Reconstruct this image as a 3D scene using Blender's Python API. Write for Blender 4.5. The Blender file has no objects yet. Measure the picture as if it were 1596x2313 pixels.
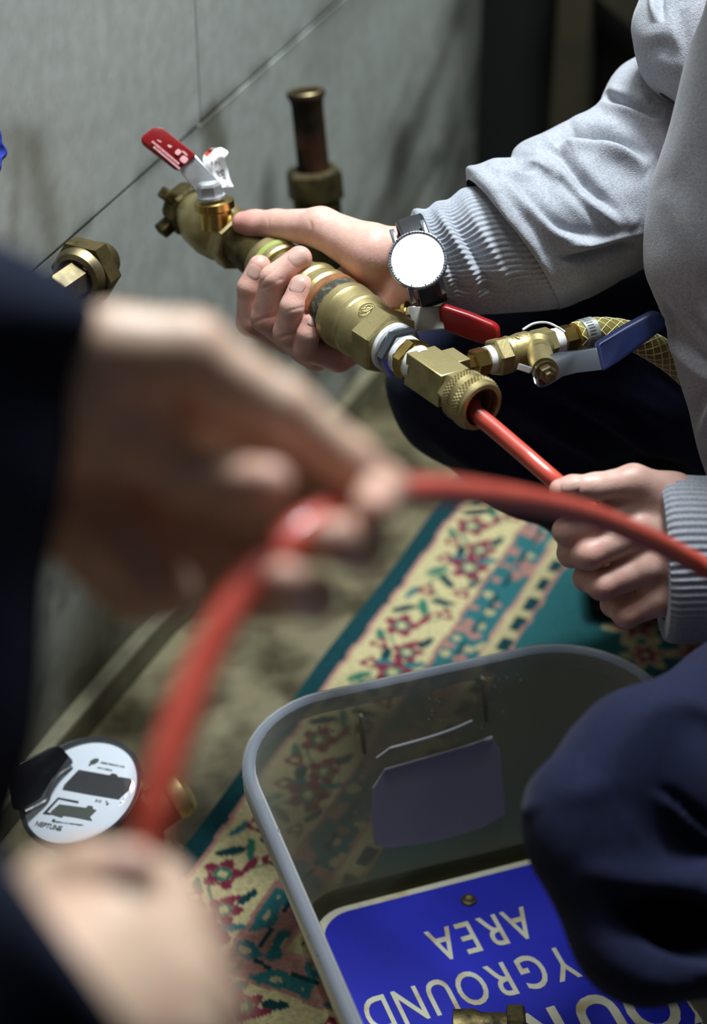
import bpy, bmesh, math, random
import numpy as np

# ------------------------------------------------------------------ camera, world, lights, exposure
FPX = 4395.0                      # focal length in pixels of a 1596 x 2313 frame
PITCH = math.radians(35)
CAM = np.array([0.0, 0.0, 1.22])
RIGHT = np.array([1.0, 0.0, 0.0])
UP = np.array([0.0, math.sin(PITCH), math.cos(PITCH)])
FWD = np.array([0.0, math.cos(PITCH), -math.sin(PITCH)])

scene = bpy.context.scene
col = scene.collection
cam_data = bpy.data.cameras.new('camera')
cam = bpy.data.objects.new('camera', cam_data)
col.objects.link(cam)
cam.location = CAM
cam.rotation_euler = (math.pi / 2 - PITCH, 0, 0)
cam_data.sensor_fit = 'HORIZONTAL'
cam_data.sensor_width = 24.0
cam_data.lens = 24.0 * FPX / 1596.0
cam_data.clip_start = 0.02
cam_data.dof.use_dof = True
cam_data.dof.focus_distance = 1.47
cam_data.dof.aperture_fstop = 2.9
cam_data.dof.aperture_blades = 9
scene.camera = cam

world = bpy.data.worlds.new('room_light')
scene.world = world
world.use_nodes = True
world.node_tree.nodes['Background'].inputs[0].default_value = (0.62, 0.72, 0.86, 1)
world.node_tree.nodes['Background'].inputs[1].default_value = 0.055

scene.view_settings.view_transform = 'Standard'
scene.view_settings.look = 'None'
scene.view_settings.gamma = 1.0
scene.view_settings.use_curve_mapping = False
scene.view_settings.exposure = 0.0
scene.cycles.use_denoising = True
scene.cycles.max_bounces = 8
scene.cycles.transparent_max_bounces = 16
scene.cycles.sample_clamp_indirect = 4.0


def lamp(name, loc, aim, w, h, power, rgb):
    d = bpy.data.lights.new(name, 'AREA')
    d.shape = 'RECTANGLE'
    d.size = w
    d.size_y = h
    d.energy = power
    d.color = rgb
    o = bpy.data.objects.new(name, d)
    col.objects.link(o)
    o.location = loc
    v = np.array(loc, float) - np.array(aim, float)
    from mathutils import Vector
    o.rotation_euler = Vector(v).to_track_quat('Z', 'Y').to_euler()
    return o


# the cold ceiling lamp above the pipes and a weak overhead fill, added to lift the dark sides
lamp('ceiling_lamp', (0.36, 1.74, 2.4), (0.05, 1.3, 0.4), 0.5, 0.35, 84.0, (0.87, 0.95, 1.0))
lamp('fill_light', (-0.10, 1.30, 2.4), (0.05, 1.3, 0.3), 0.5, 0.4, 12.0, (0.93, 0.97, 1.0))


# ------------------------------------------------------------------ small tools
def depth_at(z):
    return 1.5 - z / 1000.0


def at(x, y, d):
    """the point of the room seen at pixel x, y of the photograph, d metres deep"""
    return CAM + d * (FWD + (x - 798.0) / FPX * RIGHT - (y - 1156.5) / FPX * UP)


def U(x, y, z=0.0):
    return at(x, y, depth_at(z))


def on_plane(x, y, p0, n):
    r = FWD + (x - 798.0) / FPX * RIGHT - (y - 1156.5) / FPX * UP
    return CAM + r * (np.dot(p0 - CAM, n) / np.dot(r, n))


def on_level(x, y, h=0.0):
    return on_plane(x, y, np.array([0, 0, h]), np.array([0, 0, 1.0]))


def cdir(x, y, z):
    """direction given as right / up / towards the camera"""
    v = x * RIGHT + y * UP - z * FWD
    return v / np.linalg.norm(v)


def proj(P):
    v = P - CAM
    d = v @ FWD
    return np.stack([798.0 + FPX * (v @ RIGHT) / d, 1156.5 - FPX * (v @ UP) / d], -1), d


def unit(v):
    v = np.asarray(v, float)
    return v / np.linalg.norm(v)


def srgb(r, g, b):
    def f(c):
        c /= 255.0
        return c / 12.92 if c <= 0.04045 else ((c + 0.055) / 1.055) ** 2.4
    return (f(r), f(g), f(b))


def _hash(i, j, k, seed):
    n = (i * 73856093) ^ (j * 19349663) ^ (k * 83492791) ^ (seed * 2654435761 & 0x7fffffff)
    n = (n ^ (n >> 13)) * 1274126177 & 0x7fffffff
    n = (n ^ (n >> 16)) * 668265263 & 0x7fffffff
    return (n & 0xffff) / 65535.0


def vnoise(P, freq, seed=0, octaves=1):
    out = np.zeros(P.shape[:-1])
    amp, tot = 1.0, 0.0
    for o in range(octaves):
        q = P * freq * 2 ** o + 100.0
        i = np.floor(q).astype(np.int64)
        f = q - i
        f = f * f * (3 - 2 * f)
        v = 0
        for a in (0, 1):
            wa = f[..., 0] if a else 1 - f[..., 0]
            for b in (0, 1):
                wb = f[..., 1] if b else 1 - f[..., 1]
                for c in (0, 1):
                    wc = f[..., 2] if c else 1 - f[..., 2]
                    v = v + wa * wb * wc * _hash(i[..., 0] + a, i[..., 1] + b, i[..., 2] + c, seed + 17 * o)
        out += amp * v
        tot += amp
        amp *= 0.5
    return out / tot


def sstep(a, b, x):
    t = np.clip((x - a) / (b - a), 0, 1)
    return t * t * (3 - 2 * t)


def crom(P, n):
    """n points along a Catmull-Rom curve through P"""
    P = np.asarray(P, float)
    m = len(P)
    E = np.vstack([2 * P[0] - P[1], P, 2 * P[-1] - P[-2]])
    t = np.linspace(0, m - 1, n)
    i = np.minimum(t.astype(int), m - 2)
    f = (t - i)[:, None]
    a, b, c, d = E[i], E[i + 1], E[i + 2], E[i + 3]
    return 0.5 * (2 * b + (c - a) * f + (2 * a - 5 * b + 4 * c - d) * f ** 2 + (3 * b - a - 3 * c + d) * f ** 3)


# ------------------------------------------------------------------ objects
def base_of(parent):
    p = np.zeros(3)
    while parent is not None:
        p = p + np.array(parent.location)
        parent = parent.parent
    return p


def mk(name, V, F, mat, parent=None, smooth=True, angle=38, colors=None, loc=None):
    V = np.asarray(V, float)
    b = base_of(parent)
    if parent is None:
        b = np.array(loc) if loc is not None else np.array([V[:, 0].mean(), V[:, 1].mean(), V[:, 2].min()])
    me = bpy.data.meshes.new(name)
    if isinstance(F, np.ndarray) and F.ndim == 2:
        n = len(F)
        me.vertices.add(len(V))
        me.vertices.foreach_set('co', (V - b).astype(np.float32).ravel())
        me.loops.add(F.size)
        me.loops.foreach_set('vertex_index', F.astype(np.int32).ravel())
        me.polygons.add(n)
        me.polygons.foreach_set('loop_start', np.arange(0, F.size, F.shape[1], dtype=np.int32))
        me.update(calc_edges=True)
        me.validate()
    else:
        me.from_pydata([tuple(v) for v in (V - b)], [], [tuple(int(i) for i in f) for f in F])
    if colors is not None:
        ca = me.color_attributes.new('paint', 'FLOAT_COLOR', 'POINT')
        c4 = np.ones((len(V), 4), np.float32)
        c4[:, :3] = colors
        ca.data.foreach_set('color', c4.ravel())
    me.polygons.foreach_set('use_smooth', [bool(smooth)] * len(me.polygons))
    if smooth and angle < 180:
        me.set_sharp_from_angle(angle=math.radians(angle))
    if mat is not None:
        me.materials.append(mat)
    o = bpy.data.objects.new(name, me)
    col.objects.link(o)
    if parent is not None:
        o.parent = parent
    else:
        o.location = b
    return o


def thing(name, label, cat, loc, group=None):
    o = bpy.data.objects.new(name, None)
    o.empty_display_size = 0.02
    col.objects.link(o)
    o.location = tuple(loc)
    return tag(o, label, cat, group)


def tag(o, label, cat, group=None):
    o['label'] = label
    o['category'] = cat
    if group:
        o['group'] = group
    return o


def structure(o):
    o['kind'] = 'structure'
    return o


class Geo:
    """collects pieces of one mesh"""

    def __init__(s):
        s.V, s.F, s.n = [], [], 0

    def add(s, V, F):
        V = np.asarray(V, float)
        for f in F:
            s.F.append(tuple(int(i) + s.n for i in f))
        s.V.append(V)
        s.n += len(V)
        return s

    def mk(s, name, mat, parent=None, **k):
        return mk(name, np.vstack(s.V), s.F, mat, parent, **k)


def ring_faces(nr, nt, cap0=True, cap1=True):
    i = np.arange(nr - 1)[:, None] * nt
    j = np.arange(nt)[None, :]
    k = (j + 1) % nt
    Q = np.stack([i + j, i + k, i + nt + k, i + nt + j], -1).reshape(-1, 4)
    F = [tuple(q) for q in Q]
    if cap0:
        F.append(tuple(range(nt))[::-1])
    if cap1:
        F.append(tuple(range((nr - 1) * nt, nr * nt)))
    return F


def perp_pair(axis, hint):
    a = unit(axis)
    u = np.asarray(hint, float)
    u = unit(u - a * np.dot(u, a))
    return u, np.cross(a, u)


def lathe(p0, axis, prof, n=48, hint=(0, 0, 1), cap0=True, cap1=True, turn=0.0):
    a = unit(axis)
    if abs(np.dot(a, unit(hint))) > 0.98:
        hint = (1, 0, 0)
    u, v = perp_pair(a, hint)
    t = np.arange(n) * 2 * math.pi / n + turn
    c = np.cos(t)[:, None] * u + np.sin(t)[:, None] * v
    V = np.vstack([np.asarray(p0) + a * L + c * r for L, r in prof])
    return V, ring_faces(len(prof), n, cap0, cap1)


def hexnut(p0, axis, L0, L1, r, hint=(0, 0, 1), turn=0.0, ch=0.0015):
    return lathe(p0, axis, [(L0, r * 0.9), (L0 + ch, r), (L1 - ch, r), (L1, r * 0.9)], 6, hint, turn=turn)


def box(c, X, Y, Z, hx, hy, hz):
    c = np.asarray(c)
    V = [c + sx * hx * X + sy * hy * Y + sz * hz * Z for sz in (-1, 1) for sy in (-1, 1) for sx in (-1, 1)]
    F = [(0, 2, 3, 1), (4, 5, 7, 6), (0, 1, 5, 4), (2, 6, 7, 3), (0, 4, 6, 2), (1, 3, 7, 5)]
    return np.array(V), F


def bevelled(V, F, w, seg=2):
    bm = bmesh.new()
    vs = [bm.verts.new(v) for v in V]
    for f in F:
        bm.faces.new([vs[i] for i in f])
    bmesh.ops.recalc_face_normals(bm, faces=bm.faces)
    bm.edges.ensure_lookup_table()
    es = [e for e in bm.edges if len(e.link_faces) == 2 and e.calc_face_angle(0) > 0.35]
    bmesh.ops.bevel(bm, geom=es, offset=w, segments=seg, affect='EDGES', profile=0.5)
    bm.verts.index_update()
    V2 = np.array([v.co[:] for v in bm.verts])
    F2 = [[v.index for v in f.verts] for f in bm.faces]
    bm.free()
    return V2, F2


def prism(poly, n, th):
    P = np.asarray(poly, float)
    n = unit(n)
    m = len(P)
    V = np.vstack([P - n * th / 2, P + n * th / 2])
    F = [tuple(range(m))[::-1], tuple(range(m, 2 * m))]
    F += [(i, (i + 1) % m, m + (i + 1) % m, m + i) for i in range(m)]
    return V, F


def tube(P, R, n=16, caps=True, closed=False):
    P = np.asarray(P, float)
    m = len(P)
    R = np.broadcast_to(np.asarray(R, float), (m,))
    T = np.gradient(P, axis=0)
    T /= np.linalg.norm(T, axis=1)[:, None]
    u = np.cross(T[0], [0.31, 0.2, 0.93])
    u = unit(u)
    V = []
    t = np.arange(n) * 2 * math.pi / n
    for i in range(m):
        u = unit(u - T[i] * np.dot(u, T[i]))
        w = np.cross(T[i], u)
        V.append(P[i] + R[i] * (np.cos(t)[:, None] * u + np.sin(t)[:, None] * w))
    return np.vstack(V), ring_faces(m, n, caps, caps)


def sphere(c, r, n=12, m=8, scale=None):
    prof = [(-r * math.cos(math.pi * k / m), r * math.sin(math.pi * k / m) + 1e-6) for k in range(m + 1)]
    V, F = lathe((0, 0, 0), (0, 0, 1), prof, n, (1, 0, 0))
    if scale is not None:
        V = V * np.asarray(scale)
    return V + np.asarray(c), F


def blob_plate(c, X, Y, N, hx, hy, th, power=3.0, n=28, dome=0.0, bend=0.0):
    """a rounded, domed little plate (nails, buttons)"""
    t = np.arange(n) * 2 * math.pi / n
    ex = np.sign(np.cos(t)) * np.abs(np.cos(t)) ** (2 / power) * hx
    ey = np.sign(np.sin(t)) * np.abs(np.sin(t)) ** (2 / power) * hy
    V = []
    for k, (s, h) in enumerate([(1.0, -th), (1.0, 0), (0.86, 0.55), (0.5, 0.9), (0.02, 1.0)]):
        hh = -th if k == 0 else h * dome
        z = hh - bend * (ey * s) ** 2
        V.append(np.asarray(c) + (ex * s)[:, None] * X + (ey * s)[:, None] * Y + z[:, None] * N)
    return np.vstack(V), ring_faces(5, n)


# ------------------------------------------------------------------ smooth bodies: distance field + surface nets
def smin(a, b, k):
    h = np.clip(0.5 + 0.5 * (b - a) / k, 0, 1)
    return b + (a - b) * h - k * h * (1 - h)


class Field:
    def __init__(s, lo, hi, h):
        s.lo = np.asarray(lo, float)
        s.h = h
        s.n = np.ceil((np.asarray(hi) - s.lo) / h).astype(int) + 1
        s.F = np.full(s.n, 0.05, np.float32)

    def block(s, lo, hi):
        i0 = np.clip(np.floor((lo - s.lo) / s.h).astype(int), 0, s.n - 1)
        i1 = np.clip(np.ceil((hi - s.lo) / s.h).astype(int) + 1, 1, s.n)
        sl = tuple(slice(a, b) for a, b in zip(i0, i1))
        g = [((np.arange(a, b) * s.h) + s.lo[d]).astype(np.float32) for d, (a, b) in enumerate(zip(i0, i1))]
        return sl, g[0][:, None, None], g[1][None, :, None], g[2][None, None, :]

    @staticmethod
    def cone(X, Y, Z, a, b, ra, rb):
        d = b - a
        L2 = float(d @ d) + 1e-12
        t = np.clip(((X - a[0]) * d[0] + (Y - a[1]) * d[1] + (Z - a[2]) * d[2]) / L2, 0, 1)
        q = np.sqrt((X - a[0] - t * d[0]) ** 2 + (Y - a[1] - t * d[1]) ** 2 + (Z - a[2] - t * d[2]) ** 2)
        return q - (ra + (rb - ra) * t)

    def group(s, cones, k_in, k_out):
        """cones: (a, b, ra, rb); melted together with k_in, then into the body with k_out"""
        pts = np.array([p for c in cones for p in (c[0] - c[2], c[0] + c[2], c[1] - c[3], c[1] + c[3])])
        pad = 0.006 + 1.5 * max(k_in, k_out)
        sl, X, Y, Z = s.block(pts.min(0) - pad, pts.max(0) + pad)
        if min(X.size, Y.size, Z.size) == 0:
            return
        G = None
        for a, b, ra, rb in cones:
            d = s.cone(X, Y, Z, a, b, ra, rb)
            G = d if G is None else smin(G, d, k_in)
        s.F[sl] = smin(s.F[sl], G, k_out)

    def ell(s, c, axes, rad, k, sub=False):
        rad = np.asarray(rad)
        R = rad.max() + 2 * k + 0.006
        sl, X, Y, Z = s.block(c - R, c + R)
        if min(X.size, Y.size, Z.size) == 0:
            return
        q = 0
        for ax, r in zip(axes, rad):
            q = q + (((X - c[0]) * ax[0] + (Y - c[1]) * ax[1] + (Z - c[2]) * ax[2]) / r) ** 2
        d = (np.sqrt(q) - 1) * rad.min()
        s.F[sl] = -smin(-s.F[sl], d, k) if sub else smin(s.F[sl], d, k)

    def groove(s, pts, depth, w):
        """a crease pressed in along a polyline"""
        P = crom(pts, 4 * len(pts)) if len(pts) > 2 else np.asarray(pts)
        sl, X, Y, Z = s.block(P.min(0) - 3 * w, P.max(0) + 3 * w)
        if min(X.size, Y.size, Z.size) == 0:
            return
        D = None
        for a, b in zip(P[:-1], P[1:]):
            d = s.cone(X, Y, Z, a, b, 0, 0)
            D = d if D is None else np.minimum(D, d)
        s.F[sl] += depth * np.exp(-(D / w) ** 2)

    def mesh(s):
        F = s.F
        n = F.shape
        neg = F < 0
        c = np.zeros(tuple(k - 1 for k in n), np.int8)
        for dx in (0, 1):
            for dy in (0, 1):
                for dz in (0, 1):
                    c += neg[dx:n[0] - 1 + dx, dy:n[1] - 1 + dy, dz:n[2] - 1 + dz]
        act = (c > 0) & (c < 8)
        idx = np.full(act.shape, -1, np.int64)
        cells = np.argwhere(act)
        idx[act] = np.arange(len(cells))
        acc = np.zeros((len(cells), 3))
        cnt = np.zeros(len(cells))
        corners = [(a, b, d) for a in (0, 1) for b in (0, 1) for d in (0, 1)]
        val = {q: F[cells[:, 0] + q[0], cells[:, 1] + q[1], cells[:, 2] + q[2]].astype(float) for q in corners}
        for q in corners:
            for ax in range(3):
                if q[ax] == 0:
                    r = tuple(1 if i == ax else q[i] for i in range(3))
                    a, b = val[q], val[r]
                    m = (a < 0) != (b < 0)
                    t = np.where(m, a / np.where(m, a - b, 1), 0)
                    p = np.array(q, float)[None, :].repeat(len(cells), 0)
                    p[:, ax] += t
                    acc += p * m[:, None]
                    cnt += m
        V = (cells + acc / cnt[:, None]) * s.h + s.lo
        quads = []
        for ax in range(3):
            u, v = [(1, 2), (2, 0), (0, 1)][ax]
            sa = [slice(None)] * 3
            sb = [slice(None)] * 3
            sa[ax] = slice(0, n[ax] - 1)
            sb[ax] = slice(1, n[ax])
            ed = neg[tuple(sa)] != neg[tuple(sb)]
            E = np.argwhere(ed)
            E = E[(E[:, u] > 0) & (E[:, v] > 0) & (E[:, u] < n[u] - 1) & (E[:, v] < n[v] - 1)]
            inside = neg[E[:, 0], E[:, 1], E[:, 2]]
            def cell(du, dv):
                e = E.copy()
                e[:, u] += du
                e[:, v] += dv
                return idx[e[:, 0], e[:, 1], e[:, 2]]
            q = np.stack([cell(-1, -1), cell(0, -1), cell(0, 0), cell(-1, 0)], -1)
            q[~inside] = q[~inside][:, ::-1]
            quads.append(q)
        Q = np.vstack(quads)
        Q = Q[(Q >= 0).all(1)]
        return V, Q


def vnormals(V, Q):
    a, b, c, d = (V[Q[:, i]] for i in range(4))
    fn = np.cross(c - a, d - b)
    N = np.zeros_like(V)
    for i in range(4):
        np.add.at(N, Q[:, i], fn)
    return N / (np.linalg.norm(N, axis=1)[:, None] + 1e-12)


def dist_poly(P, L):
    """signed side and distance of 2-D points P to the polyline L, and how far along it they lie"""
    L = np.asarray(L, float)
    best = np.full(len(P), 1e9)
    side = np.zeros(len(P))
    along = np.zeros(len(P))
    tot = max(1, len(L) - 1)
    for i, (a, b) in enumerate(zip(L[:-1], L[1:])):
        d = b - a
        t = np.clip(((P - a) @ d) / (d @ d), 0, 1)
        q = P - a - t[:, None] * d
        r = np.hypot(q[:, 0], q[:, 1])
        m = r < best
        best[m] = r[m]
        side[m] = np.sign(d[0] * q[m, 1] - d[1] * q[m, 0])
        along[m] = (i + t[m]) / tot
    return best, side, along


def sculpt(V, N, strokes):
    """press valleys and raise ridges in cloth along lines; (line px, amplitude mm, width px[, ridge side amplitude])"""
    px, d = proj(V)
    vd = CAM - V
    vd /= np.linalg.norm(vd, axis=1)[:, None]
    face = sstep(-0.05, 0.35, (N * vd).sum(1))
    off = np.zeros(len(V))
    for st in strokes:
        line = crom(st[0], 6 * len(st[0]))
        amp, w = st[1], st[2]
        ridge = st[3] if len(st) > 3 else 0.0
        r, side, al = dist_poly(px, line)
        fade = np.clip(np.sin(np.pi * al), 0, 1) ** 0.8
        off += amp * np.exp(-(r / w) ** 2) * fade
        if ridge:
            off += abs(ridge) * np.exp(-((r - 1.7 * w) / (1.0 * w)) ** 2) * (side == np.sign(ridge)) * fade
    return V + N * (off * face / 1000.0)[:, None]


def siltube(stations, ns, nt, depth=1.0, flat=False):
    """a cloth tube whose outline runs through the pairs (T, B) at the given depths:
    stations = (Tx, Ty, Bx, By, depth m, depth/width ratio)"""
    S = crom(np.array(stations, float), ns)
    t = np.arange(nt) * 2 * math.pi / nt
    V = np.zeros((ns, nt, 3))
    for i, (tx, ty, bx, by, d, k) in enumerate(S):
        a, b = at(tx, ty, d), at(bx, by, d)
        c = (a + b) / 2
        e = (a - b) / 2
        r = np.linalg.norm(e)
        V[i] = c + np.cos(t)[:, None] * e + np.sin(t)[:, None] * (-FWD) * r * k
    return V, t


def grid_quads(ns, nt):
    i = np.arange(ns - 1)[:, None] * nt
    j = np.arange(nt)[None, :]
    k = (j + 1) % nt
    return np.stack([i + j, i + nt + j, i + nt + k, i + k], -1).reshape(-1, 4)


# ------------------------------------------------------------------ materials
def nodes_of(name):
    m = bpy.data.materials.new(name)
    m.use_nodes = True
    nt = m.node_tree
    return m, nt, nt.nodes['Principled BSDF']


def surface(name, base, rough=0.6, metal=0.0, other=None, nscale=20.0, ncontrast=(0.35, 0.65), bump=0.0, bscale=400.0,
            spec=0.5, sss=0.0, sss_rad=(0.012, 0.004, 0.002), sheen=0.0, paint=False, rough2=None, coat=0.0, detail=4.0,
            transmission=0.0, ior=1.45, alpha=1.0, bdist=0.001):
    m, nt, p = nodes_of(name)
    L = nt.links
    p.inputs['Base Color'].default_value = (*base, 1)
    p.inputs['Roughness'].default_value = rough
    p.inputs['Metallic'].default_value = metal
    p.inputs['Specular IOR Level'].default_value = spec
    p.inputs['IOR'].default_value = ior
    p.inputs['Transmission Weight'].default_value = transmission
    p.inputs['Alpha'].default_value = alpha
    if coat:
        p.inputs['Coat Weight'].default_value = coat
        p.inputs['Coat Roughness'].default_value = 0.1
    if sss:
        p.inputs['Subsurface Weight'].default_value = sss
        p.inputs['Subsurface Radius'].default_value = sss_rad
        p.inputs['Subsurface Scale'].default_value = 1.0
    if sheen:
        p.inputs['Sheen Weight'].default_value = sheen
        p.inputs['Sheen Roughness'].default_value = 0.5
    geo = nt.nodes.new('ShaderNodeNewGeometry')
    colour = None
    if paint:
        a = nt.nodes.new('ShaderNodeVertexColor')
        a.layer_name = 'paint'
        colour = a.outputs['Color']
    if other is not None:
        n = nt.nodes.new('ShaderNodeTexNoise')
        n.inputs['Scale'].default_value = nscale
        n.inputs['Detail'].default_value = detail
        L.new(geo.outputs['Position'], n.inputs['Vector'])
        mr = nt.nodes.new('ShaderNodeMapRange')
        mr.inputs['From Min'].default_value = ncontrast[0]
        mr.inputs['From Max'].default_value = ncontrast[1]
        L.new(n.outputs['Fac'], mr.inputs['Value'])
        mix = nt.nodes.new('ShaderNodeMix')
        mix.data_type = 'RGBA'
        if paint:
            mix.blend_type = 'MULTIPLY'
            L.new(colour, mix.inputs['A'])
        else:
            mix.inputs['A'].default_value = (*base, 1)
        mix.inputs['B'].default_value = (*other, 1)
        L.new(mr.outputs['Result'], mix.inputs['Factor'])
        colour = mix.outputs['Result']
        if rough2 is not None:
            m2 = nt.nodes.new('ShaderNodeMapRange')
            m2.inputs['From Min'].default_value = ncontrast[0]
            m2.inputs['From Max'].default_value = ncontrast[1]
            m2.inputs['To Min'].default_value = rough
            m2.inputs['To Max'].default_value = rough2
            L.new(n.outputs['Fac'], m2.inputs['Value'])
            L.new(m2.outputs['Result'], p.inputs['Roughness'])
    if colour is not None:
        L.new(colour, p.inputs['Base Color'])
    if bump:
        n = nt.nodes.new('ShaderNodeTexNoise')
        n.inputs['Scale'].default_value = bscale
        n.inputs['Detail'].default_value = 3.0
        L.new(geo.outputs['Position'], n.inputs['Vector'])
        b = nt.nodes.new('ShaderNodeBump')
        b.inputs['Strength'].default_value = bump
        b.inputs['Distance'].default_value = bdist
        L.new(n.outputs['Fac'], b.inputs['Height'])
        L.new(b.outputs['Normal'], p.inputs['Normal'])
    return m


def film(name, tint, body, see, rough=0.3, gloss=0.06, through=0.5):
    """clear or milky plastic and water: tinted see-through mixed with a milky body and a sheen"""
    m = bpy.data.materials.new(name)
    m.use_nodes = True
    nt = m.node_tree
    nt.nodes.clear()
    out = nt.nodes.new('ShaderNodeOutputMaterial')
    tr = nt.nodes.new('ShaderNodeBsdfTransparent')
    tr.inputs[0].default_value = (*tint, 1)
    df = nt.nodes.new('ShaderNodeBsdfDiffuse')
    df.inputs[0].default_value = (*body, 1)
    tl = nt.nodes.new('ShaderNodeBsdfTranslucent')
    tl.inputs[0].default_value = (*body, 1)
    mb = nt.nodes.new('ShaderNodeMixShader')
    mb.inputs[0].default_value = through
    nt.links.new(df.outputs[0], mb.inputs[1])
    nt.links.new(tl.outputs[0], mb.inputs[2])
    mx = nt.nodes.new('ShaderNodeMixShader')
    mx.inputs[0].default_value = 1 - see
    nt.links.new(tr.outputs[0], mx.inputs[1])
    nt.links.new(mb.outputs[0], mx.inputs[2])
    gl = nt.nodes.new('ShaderNodeBsdfGlossy')
    gl.inputs['Roughness'].default_value = rough
    fr = nt.nodes.new('ShaderNodeFresnel')
    fr.inputs[0].default_value = 1.0 + gloss * 6
    m2 = nt.nodes.new('ShaderNodeMixShader')
    nt.links.new(fr.outputs[0], m2.inputs[0])
    nt.links.new(mx.outputs[0], m2.inputs[1])
    nt.links.new(gl.outputs[0], m2.inputs[2])
    nt.links.new(m2.outputs[0], out.inputs[0])
    return m


M = {}
M['marble'] = surface('stained_marble', (1, 1, 1), 0.45, paint=True, other=(0.86, 0.85, 0.82), nscale=60)
M['grout'] = surface('dirty_joint', srgb(84, 79, 62), 0.9)
M['floor'] = surface('dirty_stone_floor', srgb(108, 100, 74), 0.5, other=srgb(60, 54, 38), nscale=11, ncontrast=(0.42, 0.62),
                     bump=0.35, bscale=45, bdist=0.004, rough2=0.3, detail=8)
M['skirting'] = surface('skirting_stone', srgb(132, 127, 102), 0.6, other=srgb(84, 80, 60), nscale=14)
M['darkwall'] = surface('dark_board', srgb(13, 13, 10), 0.95, other=srgb(8, 9, 7), nscale=5)
M['oldwood'] = surface('old_wood', srgb(52, 46, 26), 0.85, other=srgb(36, 33, 20), nscale=9)
M['rug'] = surface('woven_rug', (1, 1, 1), 0.95, paint=True, spec=0.1, other=(0.72, 0.72, 0.7), nscale=220, bump=0.5, bscale=700)
M['brass'] = surface('worn_brass', srgb(190, 176, 128), 0.38, 0.85, other=srgb(146, 132, 88), nscale=55, ncontrast=(0.3, 0.7), rough2=0.5,
                     bump=0.10, bscale=500)
M['brightbrass'] = surface('bright_brass', srgb(214, 184, 108), 0.25, 1.0, other=srgb(170, 140, 76), nscale=60)
M['darkbrass'] = surface('tarnished_brass', srgb(112, 100, 66), 0.5, 1.0, other=srgb(54, 48, 34), nscale=70, rough2=0.7, bump=0.3, bscale=350)
M['copper'] = surface('copper_band', srgb(206, 150, 106), 0.42, 0.85, other=srgb(166, 116, 80), nscale=90)
M['oldcopper'] = surface('oxidised_copper', srgb(92, 64, 48), 0.5, 0.8, other=srgb(34, 32, 26), nscale=24, ncontrast=(0.4, 0.6), rough2=0.75)
M['grime'] = surface('dark_grime', srgb(58, 58, 46), 0.75, 0.2, other=srgb(120, 120, 104), nscale=160, ncontrast=(0.5, 0.7), bump=0.6, bscale=300)
M['steel'] = surface('zinc_steel', srgb(216, 220, 222), 0.32, 0.7, other=srgb(180, 184, 186), nscale=50)
M['dullsteel'] = surface('brushed_steel', srgb(186, 186, 178), 0.45, 0.6, other=srgb(150, 150, 142), nscale=40)
M['tape'] = surface('white_thread_tape', srgb(226, 228, 226), 0.6, other=srgb(196, 198, 196), nscale=150)
M['redgrip'] = surface('red_vinyl', srgb(146, 20, 23), 0.38, other=srgb(122, 14, 18), nscale=30)
M['bluegrip'] = surface('navy_vinyl', srgb(27, 37, 78), 0.42, other=srgb(22, 30, 64), nscale=30)
M['bluepaint'] = surface('blue_paint', srgb(44, 62, 158), 0.4)
M['print'] = surface('pale_print', srgb(196, 140, 142), 0.7)
M['bolt'] = surface('grey_brass_bolt', srgb(150, 136, 100), 0.45, 1.0, other=srgb(110, 100, 78), nscale=80)
M['black'] = surface('black_void', srgb(12, 10, 8), 0.7)
M['rubber'] = surface('black_rubber', srgb(28, 26, 24), 0.6)
M['redhose'] = surface('red_hose', srgb(206, 86, 68), 0.36, other=srgb(190, 72, 57), nscale=60, coat=0.45)
M['paper'] = surface('white_paper', srgb(232, 232, 230), 0.8)
M['ink'] = surface('grey_ink', srgb(92, 92, 96), 0.8)
M['redink'] = surface('red_ink', srgb(196, 74, 54), 0.8)
M['skin'] = surface('skin', (1, 1, 1), 0.42, paint=True, other=(0.93, 0.84, 0.80), nscale=130, ncontrast=(0.35, 0.7), bump=0.22, bscale=620,
                    sss=0.08, spec=0.45)
M['nail'] = surface('finger_nail', srgb(206, 166, 152), 0.34, sss=0.1, spec=0.5)
M['fleece'] = surface('grey_fleece', srgb(168, 171, 178), 0.95, other=srgb(146, 149, 157), nscale=520, ncontrast=(0.35, 0.65), spec=0.15, sheen=0.25,
                      bump=0.55, bscale=900)
M['knit'] = surface('grey_rib_knit', srgb(166, 170, 178), 0.95, other=srgb(146, 150, 158), nscale=600, spec=0.15, sheen=0.15, bump=0.3, bscale=1200)
M['navy'] = surface('navy_work_cloth', srgb(21, 26, 52), 0.9, other=srgb(17, 21, 45), nscale=260, spec=0.2, sheen=0.05, bump=0.25, bscale=1500)
M['jacket'] = surface('black_navy_cloth', srgb(24, 30, 46), 0.9, other=srgb(18, 22, 36), nscale=120, spec=0.15)
M['leather'] = surface('black_strap', srgb(36, 38, 42), 0.45, bump=0.2, bscale=700)
M['case'] = surface('watch_steel', srgb(150, 156, 164), 0.25, 1.0)
M['bezel'] = surface('watch_bezel', srgb(176, 182, 192), 0.45, 0.8)
M['signblue'] = surface('sign_blue', srgb(12, 22, 158), 0.6, other=srgb(10, 19, 138), nscale=9, spec=0.25)
M['signwhite'] = surface('sign_cream', srgb(176, 174, 152), 0.5, other=srgb(150, 134, 90), nscale=42, ncontrast=(0.5, 0.72))
M['toterim'] = film('milky_rim', (0.6, 0.64, 0.68), srgb(156, 163, 176), 0.38, 0.5, 0.03)
M['totewall'] = film('milky_wall', (0.85, 0.84, 0.78), srgb(158, 155, 134), 0.26, 0.4, 0.012)
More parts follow.
